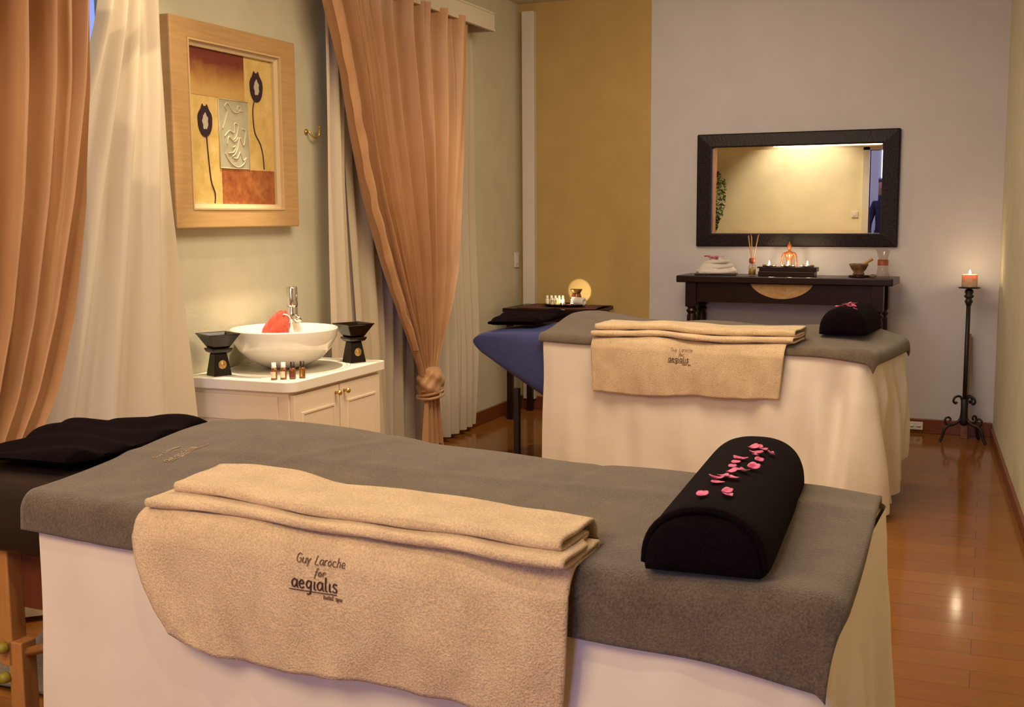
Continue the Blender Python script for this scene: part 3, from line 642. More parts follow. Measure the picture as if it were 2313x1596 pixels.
def fold_towel(bed, u0, u1, hem, A, B, E, label, ends, seed=0, zk=1, hs=1):
    """beige towel: hangs down the front of the bed and lies on it in a stack of three lengthwise folds"""
    th = .0065
    def path(u, su):
        zt = lambda v: bed.z0+.016+bed.top(u, v)
        wv = zk*(.0035*sin(9*u+seed)+.002*sin(23*u+2*seed))
        front = -.043
        pts = []
        zh = hem(u)
        for k in range(26):
            t = k/25; z = zh+(bed.z0-.03-zh)*t; bulge = .010*sin(pi*t)*(.6+.4*sin(7*u+seed))+(zk-1)*.006*(1-t)*sin(47*u)*(.5+.5*sin(5*u))+.008*(1-t)*sin(17*u+seed+1.5*t)+.0045*(1-t)*sin(38*u+1.3*seed-2.5*t)+.003*(1-t)*sin(63*u+3*t)
            pts.append((front-bulge*.8-.004, z))
        for k in range(1, 9):
            t = pi/2*k/8; pts.append((front+.046-.046*cos(t), bed.z0-.03+.046*sin(t)))
        a = A(u)+wv; b = B(u)+wv*.8; e = E(u)
        L1 = .007*hs; 
        def ply(vs, h):
            for v in vs: pts.append((v, zt(max(v, -.01))+h))
        ply([.03, .07, .12, e-.03], 0)
        # bend at back, come forward as second ply
        for k in range(1, 6):
            t = pi*k/6; pts.append((e-.03+.006*sin(t), zt(e)+.006-.006*cos(t)))
        ply([e-.03-(e-.03-a-.01)*k/6 for k in range(1, 7)], L1)
        for k in range(1, 8):
            t = pi*k/8; pts.append((a+.01-.011*sin(t), zt(max(a, 0))+L1+hs*(.006-.006*cos(t))))
        ply([a+.01+(e-.03-a-.01)*k/6 for k in range(0, 7)], L1+.012*hs)
        for k in range(1, 6):
            t = pi*k/6; pts.append((e-.03+.006*sin(t), zt(e)+L1+hs*(.012+.003-.003*cos(t))))
        ply([e-.03-(e-.03-b-.01)*k/6 for k in range(1, 7)], L1+.018*hs)
        for k in range(1, 8):
            t = pi*k/8; pts.append((b+.01-.011*sin(t), zt(max(b, 0))+L1+hs*(.018+.0075-.0075*cos(t))))
        ply([b+.01+(e-b-.012)*k/8 for k in range(0, 9)], L1+.033*hs)
        for k in range(1, 7):
            t = pi/2*k/6; pts.append((e-.002+.020*sin(t), zt(e)+L1+.033*hs-.034*hs*(1-cos(t))))
        pts.append((e+.02, zt(e)-.002))
        return pts
    nu = 110; rows = [path(u0+(u1-u0)*i/nu, i/nu) for i in range(nu+1)]; K = len(rows[0])
    mb = MB(); vs = []
    for i, rw_ in enumerate(rows):
        u = u0+(u1-u0)*i/nu
        for j, (v, z) in enumerate(rw_):
            vs.append((u+ends(i/nu, j/K, j, v), v, z+.0012*sin(31*u+j)+(zk-1)*.004*(j > 30)*sin(11*u+.3)))
    mb.add(vs, [(i*K+j, (i+1)*K+j, (i+1)*K+j+1, i*K+j+1) for i in range(nu) for j in range(K-1)])
    o = mb.build('folded_towel', M['beige'], loc=(*bed.FL, 0), rz=bed.a, solid=th, soff=0)
    tag(o, label, 'towel', 'beige folded towels on the massage tables')
    def surf(u, z):
        rw_ = path(u, 0); 
        for (v1, z1), (v2, z2) in zip(rw_[:34], rw_[1:34]):
            if z1 <= z <= z2: t = (z-z1)/(z2-z1+1e-9); return (u, v1+(v2-v1)*t-th/2-.0020, z)
        return (u, rw_[25][0]-th/2-.0020, z)
    return o, surf
def ends_n(a, b, j, v):
    # front fall: left edge leans right going down; upper folds start a little in from the edge
    r = 0
    if j < 26: r += (1-j/25)**1.6*(.085*(1-a)**3-.015*a)
    if j > 45: r += .012*(1-a)**4
    if j > 60: r += .018*(1-a)**4+ -.02*a**6
    return r
to, surf_n = fold_towel(bn, .365, 1.275, lambda u: sinterp([(.36, .512), (.45, .487), (.7, .475), (1.0, .478), (1.28, .492)], u)+.006*sin(9*u),
    lambda u: sinterp([(.36, -.010), (.6, -.012), (.76, -.030), (1.0, -.040), (1.3, -.060)], u)+.006*sin(14*u), lambda u: sinterp([(.36, .050), (.55, .030), (.73, -.002), (.95, -.010), (1.15, -.010), (1.3, -.025)], u)+.005*sin(13*u+1),
    lambda u: sinterp([(.36, .175), (.45, .205), (.55, .205), (.72, .150), (.9, .165), (1.3, .115)], u), 'beige towel folded over the front of the nearer massage table', ends_n, 1)
def ends_f(a, b, j, v):
    r = 0
    if j < 26: r += (1-j/25)*(.012*(1-a)**3-.02*a)
    if j > 38: r += .03*a**8
    return r
tf, surf_f = fold_towel(bf, .345, 1.262, lambda u: sinterp([(.34, .483), (.5, .473), (.92, .495), (1.26, .503)], u)+.003*sin(17*u),
    lambda u: -.030+.012*sin(12*u+.6), lambda u: .012+.016*sin(12*u+1.2), lambda u: .17+.012*sin(7*u), 'beige towel folded over the front of the farther massage table', ends_f, 2.2, 2.2, 1.45)
def embroider(surf, par, uc, z1, size, k, big):
    mb = MB(); stitch(mb, 'Guy Laroche', uc-.048*k, z1, size, surf, .0007*k if not big else .0008, 1)
    stitch(mb, 'for', uc-.010*k, z1-.021*k, size*.95, surf, .0008, 1, sl=.25)
    mb.build('embroidered_line', [M['thread_dark'], M['thread_pale']], par)
    mb = MB(); s2 = size*1.72; x0 = uc-.058*k; z2 = z1-.046*k
    stitch(mb, 'aegialis', x0, z2, s2*.95, surf, .00125, 0, xs=.98)
    x1 = x0+text_width('aegialis', s2*.95)
    mb.tube([surf(x0-.004+(x1-x0)*i/20, z2-.0035*k) for i in range(21)], .0008, 5)
    mb.tube([surf(x0+.008*k, z2+.016*k), surf(x0+.012*k, z2+.014*k)], .0008, 5)
    mb.build('embroidered_name', [M['thread_dark'], M['thread_pale']], par)
    mb = MB(); stitch(mb, 'hotel spa', x1-.032*k, z2-.014*k, size*.52, surf, .0007, 1); mb.build('embroidered_line', [M['thread_dark'], M['thread_pale']], par)
embroider(surf_n, to, .80, .687, .0155, 1, True)
embroider(surf_f, tf, .795, .690, .0155, 1, False)
# cream embroidery on the near grey cover
def surf_c(u, w):
    # writing faces the head end: runs from front to back
    x, y = .16+.0*u-w, .27+u
    return (x, y, bn.z0+.0146+bn.top(x, y)+.0018*sin(5*x+11*y)+.0014*sin(17*x-9*y)+wr_n(x, y)+.001)
mb = MB(); stitch(mb, 'Guy Laroche', .02, .040, .0125, surf_c, .0008); stitch(mb, 'f', .065, .018, .012, surf_c, .0008)
stitch(mb, 'aegialis', .0, -.012, .026, surf_c, .0012); mb.tube([surf_c(i*.007, -.018) for i in range(20)], .001, 5)
mb.build('embroidered_name', M['thread_cream'], covn)

# bolsters
def bolster(bed, A, B, hw, hh, zb, label, petals, plabel, seed):
    A = Vector(A); B = Vector(B); Lb = (B-A).length; ang = atan2(B.y-A.y, B.x-A.x)-pi/2
    e = Matrix.Rotation(bed.a, 3, 'Z') @ Vector((A.x, A.y, 0))
    loc = Vector((bed.FL[0], bed.FL[1], zb))+e; rz = bed.a+ang
    def S_(a, b):  # a around 0..1 (D section), b along
        bb = -.5+b; endf = max(0, 1-(abs(bb*2))**14); k = .90+.10*endf
        th = pi*a
        if a <= .8:
            t = pi*(a/.8); x = cos(t); z = sin(t); p = 2/2.5
            x = math.copysign(abs(x)**p, x)*hw; z = abs(z)**p*hh
        else: x = -hw+2*hw*(a-.8)/.2; z = 0; 
        return (x*k, Lb*b, z*k+.004)
    mb = MB().grid(S_, 60, 40, cu=True)
    for b, s_ in ((0, -1), (1, 1)):
        rings = []
        def E(a, c, b=b, s_=s_):
            x, y, z = S_(a, b); f = cos(c*pi/2); return (x*f, y+s_*.022*sin(c*pi/2), (z-.004-hh*.4)*f+.004+hh*.4)
        mb.grid(E, 60, 8, cu=True)
    root = tag(mb.build('bolster', M['black'], loc=loc, rz=rz), label, 'bolster', 'black bolsters on the massage tables')
    if seed == 1:
        # edge of the wrapping towel at the near end
        r2 = MB().tube([(cos(t)*hw*.93*(1 if cos(t) < 0 else 1), .010, .012+abs(sin(t))**.8*hh*.93) for t in [pi*k/24 for k in range(25)]], .007, 8); r2.build('hem', M['black'], root)
    rng = random.Random(seed); R3 = Matrix.Rotation(rz, 3, 'Z')
    for b, a in petals:
        a = max(-.9, min(.9, a)); x = a*hw; z = hh*(1-abs(a)**2.4)**(1/2.4)+.005
        d = .001; z2 = hh*(1-abs(a+.02)**2.4)**(1/2.4)+.005
        nrm = Vector((-(z2-z), 0, .02*hw)).normalized(); tx = Vector((nrm.z, 0, -nrm.x)); ty = Vector((0, 1, 0))
        rot = rng.uniform(0, 6.28); s_ = rng.uniform(.0075, .0125)*(1.0 if seed == 1 else 1.15); curl = rng.uniform(.15, .8)
        def pt(q, w_):
            th = 2*pi*q; rr = w_*(1+.25*cos(th)-.18*cos(3*th)); lx = rr*cos(th)*s_*1.15; ly = rr*sin(th)*s_*.8
            h = .0025+curl*(lx*lx/s_*.6+abs(ly)*.45); c_, s2 = cos(rot), sin(rot)
            v = Vector((x, b*Lb, z))+tx*(lx*c_-ly*s2)+ty*(lx*s2+ly*c_)+nrm*h
            return tuple(R3 @ v)
        o = MB().grid(pt, 16, 4, cu=True).build('petal', M['petal'], loc=loc, solid=.0006, soff=1)
        pl_ = plabel
        if seed == 1 and (b, a) == (0.14, -0.184): pl_ = 'pink petal lying apart, lowest and furthest left on the nearer black bolster'
        if seed == 1 and (b, a) == (0.716, 0.464): pl_ = 'pink petal lying apart at the upper right on the nearer black bolster'
        if seed == 1 and (b, a) == (0.588, 0.33): pl_ = 'pink petal right of the middle cluster on the nearer black bolster'
        tag(o, pl_, 'petal', 'pink petals on the nearer bolster' if seed == 1 else 'pink petals on the farther bolster')
PN = [(0.73, 0.103), (0.75, 0.188), (0.746, 0.295), (0.676, 0.203), (0.649, 0.227), (0.716, 0.464), (0.587, -0.064), (0.579, 0.034), (0.529, -0.038), (0.588, 0.33), (0.473, -0.037), (0.446, 0.109), (0.438, 0.196), (0.481, 0.306), (0.403, 0.011), (0.354, -0.038), (0.346, 0.109), (0.321, -0.118), (0.286, -0.072), (0.14, -0.184), (0.185, 0.15), (0.164, 0.23)]
bolster(bn, (1.478, .01), (1.41, .69), .1, .098, .738, 'black towelling bolster across the foot end of the nearer massage table', PN, 'small pink petal scattered on top of the nearer black bolster', 1)
PF = [(.62, -.1), (.52, -.15), (.42, -.2), (.30, -.28), (.22, -.33), (.55, .05), (.36, .02), (.2, .15), (.28, .3), (.12, .45)]
bolster(bf, (1.425, .26), (1.40, .66), .105, .118, .762, 'black towelling bolster on the farther massage table, before the console', PF, 'small pink petal scattered on top of the farther black bolster', 2)

# table frames and head ends
def table(bed, label, vinyl, wood, near):
    e = empty('massage_table', (*bed.FL, 0), label, 'massage table', bed.a, 'massage tables')
    W = bed.W
    MB().box(0.03, bed.L-.035, .03, W-.03, bed.z0-.09, bed.z0-.018).build('tabletop', M[vinyl], e, bevel=.02)
    def head(a, b):
        # padded head end, deep at the table and tapering to a rounded nose
        fi = max(0, (b-.7)/.3)*pi/2; t = b/.7*.87 if b < .7 else .87+.13*sin(fi); x = .05-(.62 if near else .44)*t; zt = bed.z0+.018-.004*t-.030*t**3; zb = (bed.z0-.16-.00*t) if near else bed.z0-.33+.235*t
        if b > .7: k2 = max(.0, cos(fi))**.8; mid = (zt+zb)/2; zt = mid+(zt-mid)*max(.02, k2); zb = mid+(zb-mid)*max(.02, k2)
        y0, y1 = .03+.05*t*t, W-.03-.05*t*t; r = .05; th = 2*pi*a; cx, cz_ = cos(th), sin(th); pw = .3
        return (x, (y0+y1)/2+(y1-y0)/2*math.copysign(abs(cx)**pw, cx), (zt+zb)/2+(zt-zb)/2*math.copysign(abs(cz_)**pw, cz_))
    MB().grid(head, 48, 40, cu=True).build('head_end', M[vinyl], e)
    lg = 'beech' if near else 'iron'
    for (x, y) in ((-.135, .085), (-.135, W-.085), (bed.L-.2, .1), (bed.L-.2, W-.1)):
        head_leg = x < 0
        sx = -.02 if head_leg else .03
        zt = bed.z0-.16 if (near and head_leg) else (bed.z0-.30 if head_leg else bed.z0-.09)
        lgm = MB(); hw = .021 if near else .014
        for z0, z1, q in ((0, .36, .0), (.30, zt+.01, 1)):
            xo = x+(.0 if q else .028)*(1 if near else 0)
            if q and not near: continue
            if not near: z1 = zt+.02
            lgm.box(xo-hw, xo+hw, y-hw, y+hw, z0, z1)
        lo = lgm.build('leg', M[lg], e, bevel=.003)
        if near and x < 0:
            for zz in (.345, .275):
                kb = MB().lathe([(0, 0), (.013, 0), (.014, .006), (.011, .018), (0, .020)], n=8); kb.v = [(x-.0+a, y-hw-c_, zz+b) for a, b, c_ in kb.v]
                kb.build('knob', M['knob'], lo)
    if near:
        MB().box(-.112, .02, .10, .12, .43, bed.z0-.12).build('end_panel', M['redwood'], e)
        MB().tube([(-.10, .085, .33), (.55, .085, .55)], .012, 6).build('brace', M['beech'], e)
        MB().tube([(-.10, W-.085, .24), (.65, W-.1, .60)], .012, 6).build('brace', M['beech'], e)
    return e
table(bn, 'nearer massage table with black upholstered head end and beech legs', 'blackvinyl', 'beech', True)
table(bf, 'farther massage table with blue upholstered head end near the corner', 'bluevinyl', 'iron', False)
# dark towels lying on the head ends
def flat_towel(bed, x0, x1, y0, y1, h, label, seed, zc, droop=0):
    def P(a, b):
        # rounded pad section: a around, b along y
        t = b; y = y0+(y1-y0)*t; th = 2*pi*a; c_, s_ = cos(th), sin(th)
        xx0 = x0+.03*sin(5*t+seed); xx1 = x1+.012*sin(4*t+1)-(.10*y/.68 if x1 < 0 else 0)
        k = min(1, sqrt(max(0, 1-(abs(2*t-1))**8))); k = max(k, .02)
        x = (xx0+xx1)/2+(xx1-xx0)/2*math.copysign(abs(c_)**.35, c_)*(.93+.07*k)
        zz = h/2*(1+math.copysign(abs(s_)**.6, s_)*k)+(.010*sin(14*x+9*t+seed)+.008*sin(23*t-9*x))*(1 if s_ > 0 else 0)*k
        return (x, y, zc(x, y)+zz+.006)
    o = MB().grid(P, 70, 50, cu=True).build('folded_towel', M['black'], loc=(*bed.FL, 0), rz=bed.a)
    return tag(o, label, 'towel', 'black towels on the head ends')
def zhead(x, y):
    t = (.05-x)/.56; return .72+.018-.004*t-.030*max(0, t)**3+(.004)
flat_towel(bn, -.36, .0, .13, .66, .032, 'black towel lying on the head end of the nearer massage table', 1, zhead)
flat_towel(bf, -.37, -.05, .14, .655, .046, 'black towel lying on the blue head end of the farther massage table', 2.3, zhead)
# grey cloth lying under the near table
def cloth(a, b):
    return (-2.68+.5*a, 2.25+.35*b, .004+.11*exp(-((a-.5)/.25)**2-((b-.5)/.3)**2)+.018*sin(9*a+7*b)*sin(pi*a)*sin(pi*b)+.01*sin(pi*a)*sin(pi*b))
tag(MB().grid(cloth, 40, 30).build('floor_cloth', M['grey'], solid=.004, soff=1), 'crumpled grey cloth on the floor under the nearer table', 'cloth')

# ------------------------------------------------------------------ corner side table and things on it
ct = empty('side_table', (-2.50, 6.82, 0), 'low dark wood side table in the corner before the ochre wall', 'side table')
MB().box(-.33, .28, -.20, .20, .69, .715).build('tabletop', M['darkwood'], ct, bevel=.003)
MB().box(-.29, .24, -.17, .17, .62, .69).build('apron', M['darkwood'], ct)
for x, y in ((-.29, -.17), (-.29, .17), (.24, -.17), (.24, .17)): MB().box(x-.018, x+.018, y-.018, y+.018, 0, .69).build('leg', M['darkwood'], ct, bevel=.002)
rn = MB().grid(lambda a, b: (-.24+.50*a+.02*(a > .999), -.17+.33*b, .7155+.006*sin(7*a+2)*0+.010*smooth((a-.8)*5)*sin(pi*min(1, b+.1))), 30, 10)
tag(rn.build('table_runner', M['runner'], loc=(-2.50, 6.82, 0), solid=.005, soff=1), 'dark red brown cloth under the black tray on the corner table', 'cloth')
tr = MB().lathe([(0, 0), (.085, 0), (.125, .004), (.142, .013), (.144, .016), (.140, .016), (.123, .008), (0, .005)], n=48, sx=1, sy=.72, cap=False)
TZ = .7225
tag(tr.build('oval_tray', M['blkceram'], loc=(-2.475, 6.80, TZ)), 'black oval tray holding bottles and a burner on the corner table', 'tray')
ZT = TZ+.0058
bk = [(-2.607, 6.835), (-2.581, 6.842), (-2.556, 6.848), (-2.531, 6.852), (-2.507, 6.856)]
for k, (x, y) in enumerate(bk):
    bottle((x, y, ZT), ['leftmost white capped bottle in the back row of the corner tray', 'second white capped bottle from the left in the back row of the corner tray', 'middle white capped bottle in the back row of the corner tray', 'fourth white capped bottle in the back row of the corner tray', 'rightmost white capped bottle in the back row of the corner tray'][k],
           M['capw'], M['label'], .92, 'small white capped bottles on the corner tray', body='plastic', h=.95)
for k, (x, y) in enumerate([(-2.555, 6.790), (-2.530, 6.798)]):
    bottle((x, y, ZT), ['left shorter white capped bottle at the front of the corner tray', 'right shorter white capped bottle at the front of the corner tray'][k],
           M['capw'], M['label'], .85, 'small white capped bottles on the corner tray', body='oil', h=.8)
def tealight(loc, label, group, r=.019, h=.014, cup='tin', power=.05, parts=True):
    e = empty('tealight', loc, label, 'candle', 0, group)
    MB().lathe([(0, 0), (r, 0), (r, h), (r*.93, h), (r*.92, h*.7), (0, h*.7)], n=24, cap=False).build('cup', M[cup], e)
    MB().lathe([(0, h*.78), (r*.9, h*.78)], n=24, cap=False).build('wax', M['waxw'], e)
    MB().lathe([(0, h*.8), (.0028, h*.8+.004), (.0042, h*.8+.009), (.0026, h*.8+.018), (.0006, h*.8+.025), (0, h*.8+.026)], n=12, cap=False).build('flame', M['flame'], e)
    light('candle_flame', 'POINT', (loc[0], loc[1], loc[2]+h*.8+.04), power, WARM, None, .008)
    return e
tealight((-2.490, 6.800, ZT), 'lit tealight on the corner tray, right of the little bottles', None, power=.12)
ob = empty('aroma_burner', (-2.412, 6.845, ZT), 'flared dark ceramic aroma burner on the corner tray', 'oil burner')
MB().lathe([(0, 0), (.040, 0), (.042, .004), (.036, .040), (.027, .070), (.026, .074), (.024, .074), (.034, .038), (.039, .004)], n=40, cap=False).build('body', M['copper'], ob)
MB().lathe([(0, .074), (.024, .074), (.031, .086), (.038, .098), (.0385, .101), (.035, .100), (.026, .086), (0, .080)], n=40, cap=False).build('dish', M['bronze'], ob)
hl = MB()
for r0 in range(4):
    for k in range(5):
        a = radians(228+k*13+(r0 % 2)*6.5); rr = interp([(0, .042), (.04, .0362), (.07, .0272)], .012+.012*r0)+.0004; z = .012+.012*r0
        hl.lathe([(0, 0), (.0034, 0)], (0, 0, 0), 4); n_ = 5
        for i in range(len(hl.v)-8 if False else len(hl.v)-8, len(hl.v)):
            x, y, q = hl.v[i]; hl.v[i] = (rr*cos(a)-x*sin(a), rr*sin(a)+x*cos(a), z+y*1.4)
hl.build('glowing_opening', mat('candle lit opening', (1, .8, .5), emit=(1, .80, .50), est=3.5), ob)
light('aroma_tealight', 'SPOT', (-2.425, 6.905, .775), 1.3, WARM2, (-2.468, 7.09, .798), .004, 46, .22)
# rolled white towel and pink flower
rt = MB().lathe([(0, 0), (.021, .002), (.026, .010), (.027, .05), (.026, .072), (.020, .080), (.012, .079), (.010, .074), (0, .074)], n=28, cap=False); rt.v = [(z-.04, y, x+.027) for x, y, z in rt.v]
tag(rt.build('rolled_towel', M['whitet'], loc=(-2.372, 6.79, ZT), rz=radians(-18)), 'small rolled white towel on the corner tray', 'towel')
fw = empty('pink_flower', (-2.432, 6.765, ZT), 'small pink flower lying on the corner tray', 'flower')
for k in range(6):
    a = 2*pi*k/6
    MB().grid(lambda q, w_: (.003*cos(a)+(.012*q)*cos(a)-(w_-.5)*.012*sin(pi*min(1, q+.15))*sin(a), .003*sin(a)+.012*q*sin(a)+(w_-.5)*.012*sin(pi*min(1, q+.15))*cos(a), .002+.014*q-.006*q*q), 6, 4).build('flower_petal', M['petal'], fw, solid=.0008, soff=1)
# wall switch
sw = empty('light_switch', (XL+.001, 7.02, 1.005), 'small white wall switch near the corner, left of the ochre panel', 'switch')
MB().box(0, .010, -.035, .035, -.05, .05).build('plate', M['plastic'], sw, bevel=.003)
MB().box(.010, .014, -.018, .018, -.028, .028).build('rocker', M['plastic'], sw, bevel=.002)
sw2 = empty('light_switch', (-1.62, -1.299, 1.28), 'white wall switch beside the doorway, seen in the mirror', 'switch')
MB().box(-.04, .04, 0, .010, -.04, .04).build('plate', M['plastic'], sw2, bevel=.003)
MB().box(-.02, .02, .010, .014, -.02, .02).build('rocker', M['plastic'], sw2, bevel=.002)

# ------------------------------------------------------------------ mirror
mi = empty('wall_mirror', (-1.095, YB-.002, 1.442), 'wide black leather framed mirror on the back wall', 'mirror')
def yring(mb, ox, oz, ix, iz, d0, d1, d2):
    o = [(-ox, -oz), (ox, -oz), (ox, oz), (-ox, oz)]; i = [(-ix, -iz), (ix, -iz), (ix, iz), (-ix, iz)]
    vs = [(p[0], -d0, p[1]) for p in o]+[(p[0], -d1, p[1]) for p in o]+[(p[0], -d2, p[1]) for p in i]+[(p[0], -d0, p[1]) for p in i]
    for k in range(4):
        n = (k+1) % 4
        mb.add(vs, [(k, n, 4+n, 4+k), (4+k, 4+n, 8+n, 8+k), (8+k, 8+n, 12+n, 12+k)], 0, False)
t = MB(); yring(t, .600, .345, .503, .262, 0, .028, .040); t.build('frame', M['leather'], mi, bevel=.008)
gx, gz, bw = .505, .264, .022
g = MB(); g5 = MB(); o = [(-gx, -gz), (gx, -gz), (gx, gz), (-gx, gz)]; i = [(-gx+bw, -gz+bw), (gx-bw, -gz+bw), (gx-bw, gz-bw), (-gx+bw, gz-bw)]
g5.add([(p[0], -.0145, p[1]) for p in o]+[(p[0], -.0146, p[1]) for p in i], [(k, (k+1) % 4, 4+(k+1) % 4, 4+k) for k in range(4)], 0, False)
g.add([(p[0], -.0147, p[1]) for p in i]+[(p[0], -.0143, p[1]) for p in i], [(0, 1, 2, 3), (4, 5, 6, 7)]+[(k, (k+1) % 4, 4+(k+1) % 4, 4+k) for k in range(4)], 0, False)
g.build('glass', M['mirror'], mi); g5.build('bevelled_border', mat('ground mirror border', (.94, .88, .86), metal=1, rough=.015), mi)

# ------------------------------------------------------------------ console
CZ = .93; ca = radians(-3)
co = empty('console_table', (-1.11, 6.885, 0), 'tall dark wood console table under the mirror, with a pale carved half moon', 'console table', ca)
MB().box(-.632, .632, -.135, .165, CZ-.042, CZ).build('tabletop', M['darkwood'], co, bevel=.006)
MB().box(-.55, .55, -.095, -.075, CZ-.16, CZ-.042).box(-.55, .55, .12, .135, CZ-.16, CZ-.042).box(-.56, -.545, -.09, .13, CZ-.16, CZ-.042).box(.545, .56, -.09, .13, CZ-.16, CZ-.042).build('apron', M['darkwood'], co)
n = 24; pts = [(-.183+.366*k/n, -.085*(1-((2*k/n)-1)**2)**.72) for k in range(n+1)]
hm = MB().add([(x, -.101, CZ-.046+z) for x, z in pts]+[(x, -.094, CZ-.046+z) for x, z in pts], [tuple(range(n+1))]+[(k, k+1, n+2+k, n+1+k) for k in range(n)], 0, False)
hmo = hm.build('half_moon_inlay', M['carve'], co)
hr = MB()
for r in (.012, .022, .030): hr.tube([(r*cos(q), -.1015, CZ-.084+r*sin(q)) for q in [2*pi*k/28 for k in range(29)]], .0012, 5)
hr.build('carved_rosette', M['carve'], hmo)
for x in (-.545, .545):
    for y in (-.085, .125):
        l = MB().box(x-.033, x+.033, y-.033 if y < 0 else y-.033, y+.033, CZ-.19, CZ-.042)
        l.lathe([(.033, -.19), (.024, -.20), (.036, -.215), (.024, -.232), (.030, -.245), (.034, -.40), (.022, -.72), (.030, -.75), (.022, -.775)], (x, y, CZ), 24)
        l.box(x-.03, x+.03, y-.03, y+.03, 0, CZ-.77)
        l.build('leg', M['darkwood'], co, bevel=.002)
cz = CZ+.0005
# folded white towel on a low tray, petals on top
wt = empty('folded_white_towel', (-1.535, 6.93, cz+.012), 'folded white towel heaped at the left end of the console', 'towel', radians(8))
def heap(a, b):
    th = 2*pi*a; v = b; rx = .118-.040*v-.05*v**3; ry = .085-.03*v-.04*v**3; k = 1+.05*sin(3*th+2)+.03*sin(7*th+4*v)
    z = .085*v+.012*v*sin(2*th); f = 1 if v < .95 else 1-(v-.95)*20
    return (rx*cos(th)*k*f, ry*sin(th)*k*f, z)
MB().grid(heap, 64, 40, cu=True).build('towel_body', M['whitet'], wt)
for k in range(3): MB().grid(lambda a, b: ((.115-.02*k)*cos(2*pi*a)*1.0+(.008)*cos(2*pi*b)*cos(2*pi*a), (.082-.014*k)*sin(2*pi*a)+.008*cos(2*pi*b)*sin(2*pi*a), .012+.026*k+.010*sin(2*pi*b)+.006*sin(2*pi*a+k)), 48, 10, cu=True, cv=True).build('fold', M['whitet'], wt)
tag(MB().box(-.125, .125, -.08, .08, 0, .010).build('low_tray', M['darkwood'], loc=(-1.535, 6.93, cz), rz=radians(8), bevel=.003), 'thin dark tray under the folded white towel', 'tray')
rng = random.Random(9)
for k in range(9):
    x, y = -1.55+rng.uniform(-.045, .065), 6.905+rng.uniform(-.03, .03); rot = rng.uniform(0, 6.28); s_ = rng.uniform(.011, .017)
    zz = cz+.012+.088+rng.uniform(.0, .010)
    pm = MB().grid(lambda q, w_: (w_*cos(2*pi*q)*s_*1.2, w_*sin(2*pi*q)*s_*.8, .003+w_*w_*s_*.5*abs(cos(2*pi*q))), 14, 3, cu=True)
    tag(pm.build('petal', M['petal'], loc=(x, y, zz), rz=rot, solid=.0006, soff=1), 'small pink petal on the folded white towel', 'petal', 'pink petals on the white towel')
df = empty('reed_diffuser', (-1.305, 6.875, cz), 'reed diffuser bottle between the white towel and the candle holder', 'diffuser')
MB().lathe([(0, 0), (.021, 0), (.023, .003), (.023, .055), (.018, .066), (.013, .070), (.013, .088), (.011, .088), (.011, .070), (.016, .064), (.021, .054), (.021, .004), (0, .004)], n=28, cap=False).build('glass_bottle', M['glass'], df)
MB().lathe([(0, .005), (.0195, .005), (.0195, .042), (0, .042)], n=24).build('oil', M['oil'], df)
MB().lathe([(.0135, .074), (.0165, .074), (.019, .080), (.0185, .100), (.015, .104), (.0135, .104)], n=24, cap=False).build('collar', M['band'], df)
for k, (dx, dy) in enumerate([(-.030, .01), (-.022, -.01), (-.012, .012), (-.004, -.008), (.032, 0), (.036, .006)]):
    MB().tube([(-dx*.3, -dy*.3, .008), (dx, dy, .235+.006*(k % 3))], .0017, 6).build('reed', M['reed'], df)
fg = empty('seated_figurine', (-1.10, 6.955, cz), 'reddish carved seated figurine behind the tealight holder', 'figurine')
bpy_pts = [(0, 0, .06), (0, 0, .10), (0, 0, .135), (0, 0, .150), (0, 0, .158), (-.026, 0, .131), (-.037, -.006, .10), (-.038, -.014, .062), (-.036, -.02, .03), (.026, 0, .131), (.037, -.006, .10), (.038, -.014, .062), (.036, -.02, .03), (0, 0, .03), (-.045, -.012, .018), (.045, -.012, .018)]
fb = MB(); fb.lathe([(0, .015), (.030, .015), (.026, .04), (.014, .07), (.018, .10), (.030, .125), (.024, .138), (.008, .146), (.0065, .155), (0, .155)], n=24, cap=False, sy=.7)
for s_ in (-1, 1):
    fb.tube(spl([(s_*.020, 0, .132), (s_*.033, 0, .124), (s_*.040, -.004, .10), (s_*.043, -.012, .07), (s_*.041, -.018, .035)]), [.009]*8+[.0075]*8+[.0065]*8+[.006]*8+[.005], 10)
    fb.tube(spl([(0, 0, .02), (s_*.035, -.005, .018), (s_*.055, -.02, .014), (s_*.02, -.035, .012)]), [.015]*8+[.013]*8+[.011]*8+[.008], 10)
fb.build('figure_body', M['copper'], fg)
hd = MB().lathe([(0, .150), (.008, .153), (.0125, .164), (.0135, .174), (.011, .184), (.005, .189), (.005, .193), (.0025, .200), (0, .203)], n=20, cap=False, sy=1.05)
hd.lathe([(0, -.003), (.002, 0), (0, .003)], (0, -.014, .169), 8); hd.build('head', M['copper'], fg)
hdl = empty('tealight_holder', (-1.09, 6.865, cz), 'dark wooden holder with three tealights on the console', 'candle holder', ca)
MB().box(-.170, .160, -.045, .045, 0, .028).build('base', M['darkwood'], hdl, bevel=.003)
MB().box(-.165, .172, -.040, .040, .028, .055).build('body', M['darkwood'], hdl, bevel=.003)
MB().box(-.178, -.165, -.036, .036, .046, .055).build('lip', M['darkwood'], hdl, bevel=.002)
for k, x in enumerate((-.112, 0, .112)):
    a = Vector((x, -.004, 0)); a.rotate(Matrix.Rotation(ca, 3, 'Z'))
    tl = tealight((-1.09+a.x, 6.865+a.y, cz+.0555), ['left lit tealight in the console holder', 'middle lit tealight in the console holder, before the figurine', 'right lit tealight in the console holder'][k], 'tealights in the wooden holder', r=.040, h=.012, power=.38)
mt = empty('stone_mortar', (-.69, 6.88, cz+.012), 'brown stone mortar with a slanting pestle on the console', 'mortar')
